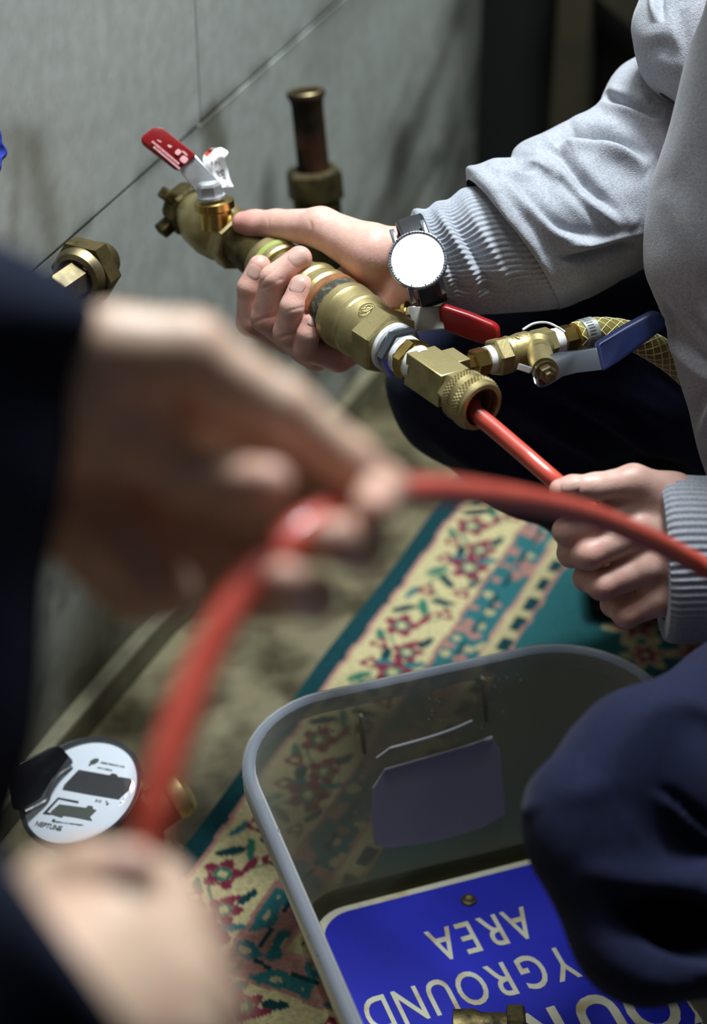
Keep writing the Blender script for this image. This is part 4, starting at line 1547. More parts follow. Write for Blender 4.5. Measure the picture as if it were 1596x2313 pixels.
# ribbed cuff, scrunched into three rolls
st_c = [(928, 488, 1012, 704, 1.528, .86), (936, 474, 1030, 708, 1.527, .9), (962, 474, 1062, 709, 1.528, .9), (984, 458, 1096, 708, 1.530, .9), (1012, 452, 1136, 706, 1.532, .9), (1040, 430, 1180, 703, 1.534, .9), (1062, 425, 1222, 700, 1.535, .9), (1075, 425, 1262, 694, 1.536, .9), (1090, 430, 1290, 680, 1.54, .85)]
ns, nt = 220, 560
V3, t_ = siltube(st_c, ns, nt)
V = V3.reshape(-1, 3)
Q = grid_quads(ns, nt)
N = vnormals(V, Q)
ctr = V3.mean(1).repeat(nt, 0)
if np.mean((N * (V - ctr)).sum(1)) < 0:
    Q = Q[:, ::-1]
    N = -N
V = sculpt(V, N, [([(952, 482), (985, 540), (1025, 620), (1040, 690)], -6, 11, 0), ([(938, 480), (965, 520), (1000, 585), (1020, 660)], 4.5, 10), ([(1002, 462), (1045, 530), (1090, 610), (1110, 690)], -6.5, 13, 0), ([(980, 464), (1020, 530), (1065, 610), (1080, 690)], 5, 12),
                  ([(1040, 440), (1090, 530), (1140, 620), (1160, 690)], 3.5, 14), ([(1010, 655), (1060, 650), (1130, 655), (1220, 640)], -2.5, 9), ([(1015, 620), (1100, 610), (1180, 615)], 1.5, 10)])
rib = np.cos(np.tile(t_, ns) * 70)
V = V + N * (0.00055 * np.sign(rib) * np.abs(rib) ** 0.7)[:, None]
# turn the edge in towards the wrist
Vg = V.reshape(ns, nt, 3)
c0 = Vg[0].mean(0)
inner = np.stack([Vg[0] * (1 - f) + c0 * f + (Vg[6].mean(0) - c0) * f * 0.6 for f in (0.30, 0.12)])
V = np.vstack([inner.reshape(-1, 3), V])
Q = np.vstack([Q[:0], grid_quads(ns + 2, nt) if True else Q])
mk('cuff', V, Q, M['knit'], shirt, angle=180)

# left cuff and the start of the left sleeve
st_l = [(1482, 1086, 1500, 1446, 1.386, .75), (1500, 1076, 1520, 1452, 1.386, .76), (1540, 1074, 1570, 1450, 1.387, .78), (1600, 1076, 1640, 1450, 1.388, .8), (1680, 1070, 1720, 1450, 1.39, .85)]
ns, nt = 110, 520
V3, t_ = siltube(st_l, ns, nt)
V = V3.reshape(-1, 3)
Q = grid_quads(ns, nt)
N = vnormals(V, Q)
ctr = V3.mean(1).repeat(nt, 0)
if np.mean((N * (V - ctr)).sum(1)) < 0:
    N = -N
rib = np.cos(np.tile(t_, ns) * 66)
V = V + N * (0.0005 * rib)[:, None]
Vg = V.reshape(ns, nt, 3)
c0 = Vg[0].mean(0)
inner = np.stack([Vg[0] * (1 - f) + c0 * f + (Vg[6].mean(0) - c0) * f * 0.6 for f in (0.25, 0.1)])
V = np.vstack([inner.reshape(-1, 3), V])
mk('cuff', V, grid_quads(ns + 2, nt), M['knit'], shirt, angle=180)
V, F = tube(crom([at(1690, 1262, 1.39), at(1850, 1240, 1.38), elL, (elL + shL) / 2, shL, at(1800, -150, 1.4)], 30), [0.066] * 30, 40)
V = V + ((vnoise(V, 30, 6, 2) - 0.5) * 0.012)[:, None] * unit([1, 0.3, 1])
mk('sleeve', V, F, M['fleece'], shirt, angle=180)

# ------------------------------------------------------------------ navy trousers
cor = [U(x, y, z) for x in (840, 2300) for y in (540, 2420) for z in (-330, 440)]
F3 = Field(np.minimum.reduce(cor), np.maximum.reduce(cor), 0.0042)


def K(x, y, d, r):
    return at(x, y, d), r * d / FPX


def leg(js, k_in, k_out):
    F3.group([(a[0], b[0], a[1], b[1]) for a, b in zip(js[:-1], js[1:])], k_in, k_out)


leg([K(1046, 862, 1.66, 158), K(1250, 830, 1.66, 190), K(1600, 800, 1.66, 225), K(1950, 1000, 1.60, 270)], 0.02, 0.03)
leg([K(1046, 875, 1.665, 152), K(1200, 1000, 1.70, 158), K(1400, 1110, 1.78, 155), K(1680, 1240, 1.93, 125)], 0.02, 0.03)
leg([K(1950, 1000, 1.60, 270), K(2050, 1500, 1.42, 270)], 0.03, 0.05)
leg([K(1334, 1842, 1.195, 148), K(1460, 1770, 1.215, 190), K(1720, 1660, 1.28, 228), K(2050, 1500, 1.40, 270)], 0.02, 0.03)
leg([K(1345, 1915, 1.19, 150), K(1460, 2092, 1.182, 168), K(1810, 2080, 1.20, 160), K(2090, 2170, 1.34, 130), K(2100, 2260, 1.50, 105)], 0.012, 0.012)
F3.ell(at(1550, 2108, 1.137), [unit(cdir(1, -0.2, 0)), unit(cdir(0.2, 1, 0)), -FWD], [0.039, 0.0205, 0.066], 0.02, sub=True)
V, Q = F3.mesh()
N = vnormals(V, Q)
V = sculpt(V, N, [([(1090, 880), (1200, 940), (1320, 1010), (1430, 1080)], 7, 16, 0), ([(1190, 860), (1330, 920), (1460, 1010), (1540, 1070)], 6, 16, 0), ([(1080, 930), (1180, 990), (1300, 1070)], -6, 15, 0), ([(1160, 870), (1280, 930), (1400, 1000), (1500, 1075)], -6, 14),
                  ([(1300, 850), (1420, 890), (1540, 960)], 6, 18), ([(1280, 880), (1400, 920), (1520, 1000)], -5, 12), ([(930, 940), (1010, 1010), (1120, 1080)], 4, 16), ([(1440, 830), (1500, 860), (1560, 920)], -5, 12),
                  ([(1480, 1770), (1530, 1808), (1600, 1866), (1680, 1910)], -6, 11, 4), ([(1420, 1830), (1430, 1880), (1440, 1920)], 2.0, 10), ([(1240, 1800), (1330, 1790), (1420, 1760)], 2.5, 26),
                  ([(1300, 1960), (1420, 1985), (1600, 2010), (1700, 2010)], 5, 26), ([(1400, 2050), (1420, 2110), (1480, 2165), (1600, 2195), (1700, 2200)], 5, 12), ([(1190, 1850), (1200, 1830), (1230, 1800)], 2.5, 12)])
V = V + N * ((vnoise(V, 18, 2, 2) - 0.5) * 0.007)[:, None]
trs = mk('trousers', V, Q, M['navy'], worker, angle=180)
# shoes under the trousers
for a, b, n_ in (((1700, 1260, 1.94), 0.0, 0), ((2100, 2265, 1.51), 0.0, 1)):
    p = at(*a)
    ang_k = p.copy()
    toe = np.array([p[0] - 0.16, p[1] + 0.02, 0.03])
    heel = np.array([p[0] + 0.07, p[1], 0.035])
    P_ = crom([heel, (heel + toe) / 2 + [0, 0, 0.012], toe], 14)
    V, F = tube(P_, 0.034 + 0.012 * np.sin(np.linspace(0.4, 2.6, 14)), 20)
    V[:, 2] = np.maximum(V[:, 2], 0.006)
    mk('shoe', V, F, M['rubber'], worker)
    V, F = tube([ang_k, heel + [0, 0, 0.03]], [0.045, 0.04], 18)
    mk('ankle_cloth', V, F, M['navy'], trs, angle=180)

# ------------------------------------------------------------------ the wristwatch
wc, wn = at(943, 588, 1.452), cdir(-0.06, 0.10, 1.0)
wx = unit(cdir(0.29, -0.95, 0) - wn * np.dot(cdir(0.29, -0.95, 0), wn))       # along the strap, down the picture
wy = np.cross(wn, wx)
wa = thing('wristwatch', 'steel wristwatch with a white glow for the glare on its face and black strap on the wrist', 'watch', wc)
s_ = 1.452 / FPX
V, F = lathe(wc, wn, [(-0.010, 0.0175), (-0.009, 0.0205), (-0.003, 67 * s_), (0.0005, 67.5 * s_), (0.0015, 66 * s_), (0.0015, 58 * s_)], 72)
mk('case', V, F, M['case'], wa)
V, F = lathe(wc, wn, [(0.0012, 66.5 * s_), (0.0028, 66 * s_), (0.0034, 63.5 * s_), (0.0026, 59.5 * s_), (0.0012, 59 * s_)], 72, cap0=False, cap1=False)
bz = mk('bezel', V, F, M['bezel'], wa)
g = Geo()
for k in range(60):
    w = k * math.pi / 30
    rr_ = wx * math.cos(w) + wy * math.sin(w)
    g.add(*box(wc + wn * 0.0033 + rr_ * 62.6 * s_, rr_, np.cross(wn, rr_), wn, 0.0009 if k % 5 else 0.0013, 0.00018 if k % 5 else 0.0004, 0.0001))
g.mk('bezel_marks', M['rubber'], bz, smooth=False)
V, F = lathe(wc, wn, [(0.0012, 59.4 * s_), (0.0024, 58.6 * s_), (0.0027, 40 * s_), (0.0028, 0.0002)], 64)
mk('watch_face', V, F, M['face_glare'], wa)
for sx in (-1, 1):
    for sy in (-1, 1):
        c = wc + wx * sx * 0.0222 + wy * sy * 0.0118 - wn * 0.0030
        V, F = bevelled(*box(c, unit(wx * sx - wn * 0.5), wy, np.cross(unit(wx * sx - wn * 0.5), wy), 0.0068, 0.0019, 0.0032), 0.0008)
        mk('lug', V, F, M['case'], wa)
# strap round the wrist
wcen = at(951, 590, 1.497)
rings = []
m_ = 56
for k in range(m_):
    w = 2 * math.pi * k / m_
    a_, b_ = 0.0335, 0.0385
    c = wcen + wx * math.sin(w) * a_ + wn * math.cos(w) * b_
    nn = unit(wx * math.sin(w) / a_ + wn * math.cos(w) / b_)
    rings.append((c, nn))
V = []
for c, nn in rings:
    tt = np.cross(nn, wy)
    for yy, hh in [(-0.0100, -0.0010), (-0.0106, 0.0), (-0.0100, 0.0012), (0, 0.0019), (0.0100, 0.0012), (0.0106, 0.0), (0.0100, -0.0010)]:
        V.append(c + wy * yy + nn * hh)
V = np.array(V)
i = np.arange(m_)[:, None] * 7
j = np.arange(7)[None, :]
i2 = (np.arange(m_) + 1)[:, None] % m_ * 7
Q = np.stack([i + j, i + (j + 1) % 7, i2 + (j + 1) % 7, i2 + j], -1).reshape(-1, 4)
sp_ = mk('strap', V, Q, M['leather'], wa, angle=50)
for sy in (-1, 1):
    P_ = [c + wy * sy * 0.0088 + nn * 0.0015 for c, nn in rings]
    V, F = tube(P_ + P_[:1], 0.0003, 6, False)
    mk('stitching', V, F, M['rubber'], sp_)

# ------------------------------------------------------------------ the red hose
D_ = 0.0128
HH = [AP0 + AX * (lc + span - 0.0115) + AY * 0.001 - AZ * 0.004, at(1075, 934, 1.398), at(1120, 972, 1.393), at(1190, 1032, 1.385), at(1255, 1088, 1.375), at(1320, 1140, 1.385), at(1400, 1215, 1.44), at(1480, 1310, 1.52), at(1560, 1410, 1.63), at(1640, 1490, 1.75), on_level(1740, 1570, 0.0135), on_level(1920, 1650, 0.0135), on_level(2300, 1800, 0.0135), at(2650, 1950, 1.50),
      at(2620, 1880, 1.25), at(2300, 1660, 1.13), at(1980, 1472, 1.135), at(1760, 1362, 1.155), at(1596, 1284, 1.165), at(1480, 1224, 1.12), at(1340, 1166, 1.04), at(1200, 1132, 0.95), at(1050, 1112, 0.86), at(930, 1108, 0.79), at(840, 1122, 0.742), at(760, 1154, 0.722), at(680, 1204, 0.705), at(590, 1290, 0.694),
      at(510, 1400, 0.684), at(445, 1530, 0.674), at(395, 1660, 0.664), at(360, 1780, 0.657), at(335, 1900, 0.655), at(315, 2040, 0.672), at(300, 2200, 0.680), at(290, 2400, 0.690), at(240, 2650, 0.75)]
P_ = crom(HH, 300)
V, F = tube(P_, D_ / 2, 24)
rh = mk('red_hose', V, F, M['redhose'], angle=180)
tag(rh, 'long red hose running from the brass coupling and fist across to the blurred hands', 'hose')

# ------------------------------------------------------------------ the milky tote with water, the blue sign in it
EB = unit(np.array([0.948, 0.318, 0]))
EL = unit(np.array([0.318, -0.948, 0]))
RIMH = 0.20


def inter(p, d, q, e):
    A = np.array([[d[0], -e[0]], [d[1], -e[1]]])
    s = np.linalg.solve(A, (q - p)[:2])
    return p + d * s[0]


back_p = on_level(1000, 1503, RIMH)
left_p = on_level(640, 1960, RIMH)
corner = inter(back_p, EB, left_p, EL)
rt_p = on_level(1447, 1530, RIMH)
TW = np.dot(rt_p - corner, EB) + 0.010
TL = 0.57


def tote_ring(h, inset, rad, n=10):
    x0, x1, y0, y1 = inset, TW - inset, inset, TL - inset
    pts = []
    for cx, cy, a0 in ((x0 + rad, y0 + rad, 180), (x1 - rad, y0 + rad, 270), (x1 - rad, y1 - rad, 0), (x0 + rad, y1 - rad, 90)):
        for k in range(n + 1):
            w = math.radians(a0 + 90 * k / n)
            pts.append((cx + rad * math.cos(w), cy + rad * math.sin(w)))
    # straight sides get points too
    out = []
    for k in range(len(pts)):
        p, q = np.array(pts[k]), np.array(pts[(k + 1) % len(pts)])
        m = 10 if np.linalg.norm(q - p) > 0.08 else 1
        for i in range(m):
            out.append(p + (q - p) * i / m)
    P = np.array(out)
    base = corner * np.array([1, 1, 0])
    return base + P[:, :1] * EB + P[:, 1:] * EL + ZZ * h


def loft(levels):
    R = [tote_ring(*l) for l in levels]
    n = len(R[0])
    return np.vstack(R), ring_faces(len(R), n, False, False), n


tote = thing('storage_tote', 'milky plastic storage tote holding dirty water and a blue sign, standing on the rug', 'tote', corner + EB * TW / 2 + EL * TL / 2 - ZZ * (RIMH - 0.006))
V, F, n_ = loft([(0.010, 0.052, 0.036), (0.006, 0.047, 0.038), (0.010, 0.0425, 0.045), (0.03, 0.0385, 0.050), (0.09, 0.0275, 0.061), (0.186, 0.0112, 0.076), (0.199, 0.0088, 0.078)])
F.append(tuple(range(n_)))
mk('wall', V, F, M['totewall'], tote, angle=60)
V, F, n_ = loft([(0.1825, 0.0060, 0.081), (0.1825, -0.0015, 0.088), (0.1975, -0.002, 0.088), (0.2005, -0.0005, 0.087), (0.2015, 0.003, 0.084), (0.2008, 0.0066, 0.080), (0.199, 0.0086, 0.078)])
mk('rim', V, F, M['toterim'], tote, angle=50)
# ribs, handle recess and milky panel on the far wall


def bw(a, h, inn=0.0):
    """a point on the far wall's inner face: a metres from the left corner, h high"""
    ins = np.interp(h, [0.03, 0.09, 0.186], [0.0385, 0.0275, 0.0112])
    return corner * np.array([1, 1, 0]) + EB * a + EL * (ins + 0.001 + inn) + ZZ * h


def bw_px(x, y, inn=0.0):
    p0 = bw(0.1, 0.1, inn)
    nn = np.cross(EB, bw(0.1, 0.15) - bw(0.1, 0.05))
    return on_plane(x, y, p0, nn)


for (xa, ya, xb, yb) in ((815, 1615, 822, 1700), (1089, 1530, 1097, 1628), (1336, 1468, 1338, 1528)):
    a, b = bw_px(xa, ya, 0.002), bw_px(xb, yb, 0.002)
    V, F = bevelled(*box((a + b) / 2, unit(b - a), EB, EL, np.linalg.norm(b - a) / 2, 0.0016, 0.0025), 0.0006)
    mk('rib', V, F, M['totewall'], tote)
outline = [(846, 1908), (838, 1840), (842, 1780), (868, 1738), (960, 1712), (1060, 1682), (1110, 1668), (1128, 1690), (1136, 1780), (1141, 1838), (1090, 1868), (1040, 1884), (990, 1898), (930, 1908), (880, 1914)]
V, F = prism([bw_px(x, y, 0.001) for x, y in outline], EL, 0.0014)
pn = mk('wall_panel', V, F, M['totepanel'], tote, smooth=False)
for pts, r in (([(880, 1690), (960, 1668), (1020, 1648), (1066, 1628)], 0.0011), ([(868, 1738), (960, 1712), (1050, 1686), (1112, 1664)], 0.0009), ([(850, 1712), (880, 1690)], 0.0008)):
    V, F = tube(crom([bw_px(x, y, 0.003) for x, y in pts], 20), r, 8)
    mk('handle_ridge', V, F, M['totepanel'], tote)
g = Geo()
rnd = random.Random(11)
for k in range(90):
    x = rnd.uniform(700, 1290)
    y = rnd.uniform(0, 1)
    y = 1640 - (x - 640) * 0.27 + 25 + 150 * y * y
    g.add(*sphere(bw_px(x, y, 0.001), rnd.uniform(0.0006, 0.0014), 8, 5))
g.mk('droplets', M['drop'], tote)['kind'] = 'stuff'
g = Geo()
for k in range(46):
    q = rnd.uniform(0.07, 0.42)
    p = corner + EL * q + EB * rnd.choice([0.008, 0.0075, -0.0015, 0.004]) + ZZ * rnd.uniform(-0.004, 0.0008)
    g.add(*sphere(p, rnd.uniform(0.0005, 0.0012), 8, 5))
g.mk('droplets', M['drop'], tote)['kind'] = 'stuff'

# the water
WL = 0.0165
Rw = tote_ring(WL, 0.0418, 0.046)
cw = Rw.mean(0)
rings = [cw + (Rw - cw) * s for s in np.linspace(1, 0.02, 40)]
V = np.vstack(rings)
V[:, 2] = WL + 0.0012 * (vnoise(V, 28, 5, 2) - 0.5)
wt = mk('water', V, ring_faces(40, len(Rw), False, True), M['water'], angle=180)
wt['kind'] = 'stuff'
tag(wt, 'shallow brown water standing in the bottom of the plastic tote', 'water')

# the sign: blue plate with a cream border and lettering, upside down to us, leaning on the tote's floor
s0 = on_level(742, 2050, 0.020)
s1 = on_level(1190, 1934, 0.020)
SX = unit(s0 - s1)                                    # the sign's own right hand (it is upside down in the photo)
SN = unit(np.array([0, 0.015, 1.0]))
SX = unit(SX - SN * np.dot(SX, SN))
SY = np.cross(SN, SX)                                 # the sign's own up
edge_l = corner * np.array([1, 1, 0]) + EB * 0.050 + EL * 0.2 + ZZ * 0.02
org = on_level(1000, 1992, 0.020)                     # a point on the far edge
xr = np.dot(edge_l - org, SX)                         # its right border
SWID, SHGT = 0.262, 0.452
sc = org + SX * (xr - SWID / 2) + SY * (SHGT / 2)
sgn = thing('playground_sign', 'blue metal sign with cream lettering lying upside down in the tote', 'sign', org)


def round_rect(hx, hy, r, n=8):
    P = []
    for cx, cy, a0 in ((hx - r, hy - r, 0), (-hx + r, hy - r, 90), (-hx + r, -hy + r, 180), (hx - r, -hy + r, 270)):
        for k in range(n + 1):
            w = math.radians(a0 + 90 * k / n)
            P.append((cx + r * math.cos(w), cy + r * math.sin(w)))
    return P


def on_sign(x, y, h=0.0):
    return sc + SX * x + SY * y + SN * h


V, F = prism([on_sign(x, y) for x, y in round_rect(SWID / 2, SHGT / 2, 0.034)], SN, 0.0018)
mk('plate', V, F, M['signwhite'], sgn, smooth=False)['label'] = 'cream edged sign plate'
V, F = prism([on_sign(x, y, 0.0012) for x, y in round_rect(SWID / 2 - 0.0065, SHGT / 2 - 0.0065, 0.030)], SN, 0.0008)
mk('blue_field', V, F, M['signblue'], sgn, smooth=False)


def sign_word(word, px, py, height, xs, pitch):
    """letters one by one; px, py = a pixel on the middle of the line"""
    c = on_plane(px, py, sc + SN * 0.0018, SN)
    n = len(word)
    for k, ch in enumerate(word):
        Vt, Ft = text_mesh(ch, height / 0.73, 0.0002, 0.0004 if height < 0.05 else 0.0014, xs)
        q = c + SX * ((k - (n - 1) / 2) * pitch)
        mk('letter', place(Vt, q, SX, SY, SN), Ft, M['signwhite'], sgn, smooth=False)


sign_word('AREA', 1085, 2106, 0.036, 0.64, 0.0222)
sign_word('PLAYGROUND', 1166, 2200, 0.037, 0.64, 0.0262)
sign_word('YOUR', 1412, 2284, 0.054, 0.74, 0.0425)
bc_ = on_plane(1058, 2034, sc + SN * 0.0016, SN)
V, F = lathe(bc_, SN, [(0, 0.0068), (0.0016, 0.0062), (0.0024, 0.0042), (0.0015, 0.003), (0.0014, 0.0002)], 24)
mk('rivet', V, F, M['darkbrass'], sgn)

# a tarnished brass hose fitting lying on the sign
bf = thing('brass_hose_fitting', 'tarnished brass fitting with a square lug lying on the blue sign', 'hose fitting', on_plane(1140, 2334, sc + SN * 0.002, SN))
c0 = on_plane(1140, 2334, sc + SN * 0.02, SN)
fa = unit(SX * -0.9 + SY * 0.35)
V, F = lathe(c0 - fa * 0.03, fa, [(-0.01, 0.010), (-0.01, 0.017), (0.006, 0.018), (0.012, 0.0155), (0.03, 0.0155), (0.034, 0.0145)], 40, SN)
mk('barrel', V, F, M['darkbrass'], bf)
V, F = lathe(c0 - fa * 0.03, fa, [(0.031, 0.017), (0.031, 0.0205), (0.033, 0.0215), (0.043, 0.0215), (0.045, 0.0195), (0.045, 0.0105), (0.038, 0.0095), (0.038, 0.001)], 6, SN, turn=0.25)
mk('hexagon_flange', V, F, M['darkbrass'], bf)

# ------------------------------------------------------------------ the water meter on the floor
md_ = at(182, 1790, 1.60)
maj = cdir(math.cos(math.radians(23)), math.sin(math.radians(23)), 0)
w_ = math.radians(46)
mn = unit(cdir(0, 0, 1) * math.cos(w_) + cdir(-math.sin(math.radians(23)), math.cos(math.radians(23)), 0) * math.sin(w_))
mrr = 0.0496
mt = thing('water_meter', 'water meter with white round dial and open black lid lying by the rug', 'water meter', (md_[0] - 0.02, md_[1], 0.0))
V, F = lathe(md_, mn, [(-0.050, 0.038), (-0.046, 0.044), (-0.014, 0.0475), (-0.006, mrr + 0.0035), (0.0, mrr + 0.004), (0.001, mrr + 0.001), (-0.002, mrr)], 64)
mk('register_housing', V, F, M['glossblack'], mt)
V, F = lathe(md_, mn, [(-0.0015, mrr), (0.0, mrr), (0.0004, mrr - 0.001), (0.0005, 0.0002)], 64)
dial = mk('dial', V, F, M['white'], mt)
V, F = lathe(md_, mn, [(0.0, mrr + 0.0035), (0.005, mrr + 0.003), (0.0085, mrr - 0.002), (0.0095, mrr - 0.008), (0.0098, 0.0002)], 64, cap0=False)
mk('clear_cover', V, F, M['clear'], mt)


def on_dial(x, y, h=0.0008):
    return on_plane(x, y, md_ + mn * h, mn)


Z7 = lambda x, y: (40 + x * 280 / 1596, 1680 + y * 220 / 1254)       # from the enlarged view of the dial
V, F = prism([on_dial(*Z7(x, y)) for x, y in [(785, 335), (1180, 405), (1215, 380), (1275, 395), (1290, 425), (1455, 450), (1470, 495), (1490, 545), (1440, 590), (1365, 655), (1300, 715), (930, 655), (575, 590), (600, 530)]], mn, 0.0004)
mk('upper_window', V, F, M['dial'], dial, smooth=False)
V, F = prism([on_dial(*Z7(x, y)) for x, y in [(535, 780), (880, 825), (905, 795), (965, 805), (970, 840), (1015, 855), (930, 940), (960, 990), (870, 975), (760, 950), (590, 925), (570, 950), (420, 905), (430, 870)]], mn, 0.0004)
mk('lower_window', V, F, M['dialgreen'], dial, smooth=False)
V, F = prism([on_dial(*Z7(x, y)) for x, y in [(520, 690), (785, 740), (780, 765), (530, 712), (380, 880), (430, 895), (420, 915), (320, 900)]], mn, 0.0004)
mk('window_edge', V, F, M['dial'], dial, smooth=False)
g = Geo()
rnd = random.Random(5)
du = unit(on_dial(*Z7(1400, 300)) - on_dial(*Z7(1060, 235)))
dv = np.cross(mn, du)
for (x0, y0, x1, y1, hh) in [(1080, 240, 1390, 300, 0.0007), (1040, 305, 1230, 345, 0.0006), (480, 1000, 860, 1050, 0.0006), (1010, 730, 1090, 745, 0.0012), (1140, 745, 1170, 800, 0.0009), (1330, 760, 1400, 665, 0.0008), (450, 985, 480, 990, 0.0012), (470, 1095, 580, 1110, 0.0006)]:
    m_ = max(2, int(abs(x1 - x0) / 26))
    for k in range(m_):
        f = k / m_
        c = on_dial(*Z7(x0 + (x1 - x0) * f, y0 + (y1 - y0) * f), 0.0009)
        g.add(*box(c, du, dv, mn, rnd.uniform(0.0004, 0.0010), hh * rnd.uniform(0.7, 1.1), 0.0001))
g.add(*blob_plate(on_dial(*Z7(985, 225), 0.0009), unit(du + dv * 0.7), unit(dv - du * 0.7), mn, 0.0042, 0.0027, 0.0001, 2, 20, 0.0001))
g.add(*blob_plate(on_dial(*Z7(925, 272), 0.0009), du, dv, mn, 0.0012, 0.0008, 0.0001, 2, 12, 0.0001))
g.mk('small_print', M['dialgreen'], dial, smooth=False)['kind'] = 'stuff'
Vt, Ft = text_mesh('NEPTUNE', 0.0062, 0.0001, 0.0001, 0.95)
mk('maker_word', place(Vt, on_dial(*Z7(395, 1060), 0.0009), du, dv, mn), Ft, M['dialgreen'], dial, smooth=False)
# the flipped-open black lid
hinge = on_dial(*Z7(480, 560), 0.003)
lx_ = unit(on_dial(*Z7(620, 330)) - on_dial(*Z7(330, 760)))
lyv = np.cross(mn, lx_)
lup = unit(lyv * 0.55 + mn * 0.85)
if np.dot(proj(hinge + lup * 0.02)[0] - proj(hinge)[0], np.array([-1, -1])) < 0:
    lyv = -lyv
    lup = unit(lyv * 0.55 + mn * 0.85)
Z8 = lambda x, y: on_plane(*Z7(x, y), hinge, np.cross(lx_, lup))
lid = [Z8(x, y) for x, y in [(300, 110), (430, 40), (520, 35), (560, 60), (690, 210), (700, 260), (560, 330), (430, 450), (350, 600), (290, 700), (120, 800), (40, 870), (-60, 840), (-120, 500), (0, 250)]]
V, F = bevelled(*prism(lid, np.cross(lx_, lup), 0.0055), 0.0012)
mk('lid', V, F, M['glossblack'], mt)
V, F = tube(crom([Z8(690, 300), Z8(540, 400), Z8(430, 560), Z8(370, 720), Z8(250, 800), Z8(90, 880)], 24), 0.0022, 8)
mk('lid_hinge', V, F, M['glossblack'], mt)
# brass body of the meter below the dial, with its two threaded ends
bc0 = md_ - mn * 0.052
V, F = lathe(bc0, mn, [(-0.042, 0.030), (-0.036, 0.040), (0.0, 0.044), (0.006, 0.040)], 48)
mk('meter_body', V, F, M['darkbrass'], mt)
e0 = at(408, 1790, 1.665)
sx_ = unit(e0 - (bc0 - mn * 0.02))
V, F = lathe(bc0 - mn * 0.02, sx_, [(0.0, 0.018), (np.linalg.norm(e0 - (bc0 - mn * 0.02)) - 0.012, 0.018)], 32)
mk('outlet_pipe', V, F, M['darkbrass'], mt)
V, F = lathe(e0, sx_, [(-0.012, 0.015), (-0.012, 0.020), (-0.008, 0.0215), (0.002, 0.0205), (0.006, 0.016), (0.0075, 0.0105), (0.003, 0.0095), (0.002, 0.0005)], 36)
mk('outlet_nut', V, F, M['brass'], mt)
sp0 = at(398, 1930, 1.70)
V, F = lathe(sp0, unit(sx_ + 0.4 * ZZ), [(-0.03, 0.009), (-0.004, 0.009), (-0.004, 0.0115), (0.006, 0.0115), (0.007, 0.008)], 8)
bn = thing('brass_plug', 'small brass plug lying on the floor at the corner of the rug', 'plug', (sp0[0], sp0[1], 0))
mk('plug_body', V - np.array([0, 0, max(0.0, V[:, 2].min() - 0.001)]), F, M['brass'], bn)

# ------------------------------------------------------------------ the second worker close to the camera: two hands on the hose, dark sleeves
mate = thing('person', 'person in black jacket close to the camera, both blurred bare hands feeding the red hose', 'person', at(-700, 1500, 0.80) * np.array([1, 1, 0]))


def K2(x, y, d, r):
    return at(x, y, d), r * d / FPX


def run(field, js, k_in, k_out):
    field.group([(a[0], b[0], a[1], b[1]) for a, b in zip(js[:-1], js[1:])], k_in, k_out)


def box_field(x0, x1, y0, y1, d0, d1, h):
    c = [at(x, y, d) for x in (x0, x1) for y in (y0, y1) for d in (d0, d1)]
    return Field(np.minimum.reduce(c), np.maximum.reduce(c), h)


# upper hand: palm turned down towards us, fingertips closed on the hose
FA = box_field(-330, 980, 600, 1520, 0.60, 0.86, 0.0022)
i4 = [K2(430, 800, 0.712, 84), K2(640, 925, 0.716, 70), K2(790, 1045, 0.722, 60), K2(850, 1096, 0.722, 46)]
m4 = [K2(440, 920, 0.745, 96), K2(700, 1030, 0.760, 84), K2(862, 1105, 0.735, 56), K2(838, 1150, 0.700, 46)]
r4 = [K2(440, 1080, 0.772, 100), K2(690, 1180, 0.775, 84), K2(815, 1232, 0.735, 58), K2(748, 1214, 0.684, 50)]
l4 = [K2(430, 1240, 0.785, 96), K2(600, 1330, 0.782, 74), K2(708, 1348, 0.738, 54), K2(640, 1308, 0.678, 46)]
t4 = [K2(300, 985, 0.720, 92), K2(420, 1075, 0.722, 70), K2(530, 1090, 0.716, 60), K2(606, 1092, 0.692, 54)]
pm = [(f_[0][0], q[0], f_[0][1], q[1]) for f_, q in zip((i4, m4, r4, l4), (K2(190, 850, 0.72, 105), K2(180, 930, 0.73, 105), K2(190, 1010, 0.75, 105), K2(220, 1110, 0.765, 100)))]
pm += [(t4[0][0], K2(200, 920, 0.73, 110)[0], t4[0][1], 110 * .7 / FPX), (K2(240, 1130, 0.755, 90)[0], K2(375, 1335, 0.738, 72)[0], 90 * .755 / FPX, 72 * .738 / FPX), (K2(170, 1130, 0.765, 130)[0], K2(320, 1300, 0.775, 110)[0], 135 * .765 / FPX, 112 * .775 / FPX), (K2(330, 1050, 0.775, 90)[0], K2(460, 1290, 0.785, 90)[0], 100 * .775 / FPX, 90 * .785 / FPX),
       (K2(190, 850, 0.72, 105)[0], K2(250, 790, 0.708, 90)[0], 105 * .72 / FPX, 88 * .69 / FPX), (K2(250, 790, 0.708, 88)[0], K2(430, 800, 0.712, 80)[0], 92 * .69 / FPX, 86 * .69 / FPX)]
pm += [(K2(190, 900, 0.72, 120)[0], K2(-300, 960, 0.78, 150)[0], 150 * .72 / FPX, 170 * .78 / FPX)]
FA.group(pm, 0.010, 0.002)
run(FA, t4, 0.004, 0.006)
for f_ in (i4, m4, r4, l4):
    run(FA, f_, 0.004, 0.003)
VA, QA = FA.mesh()
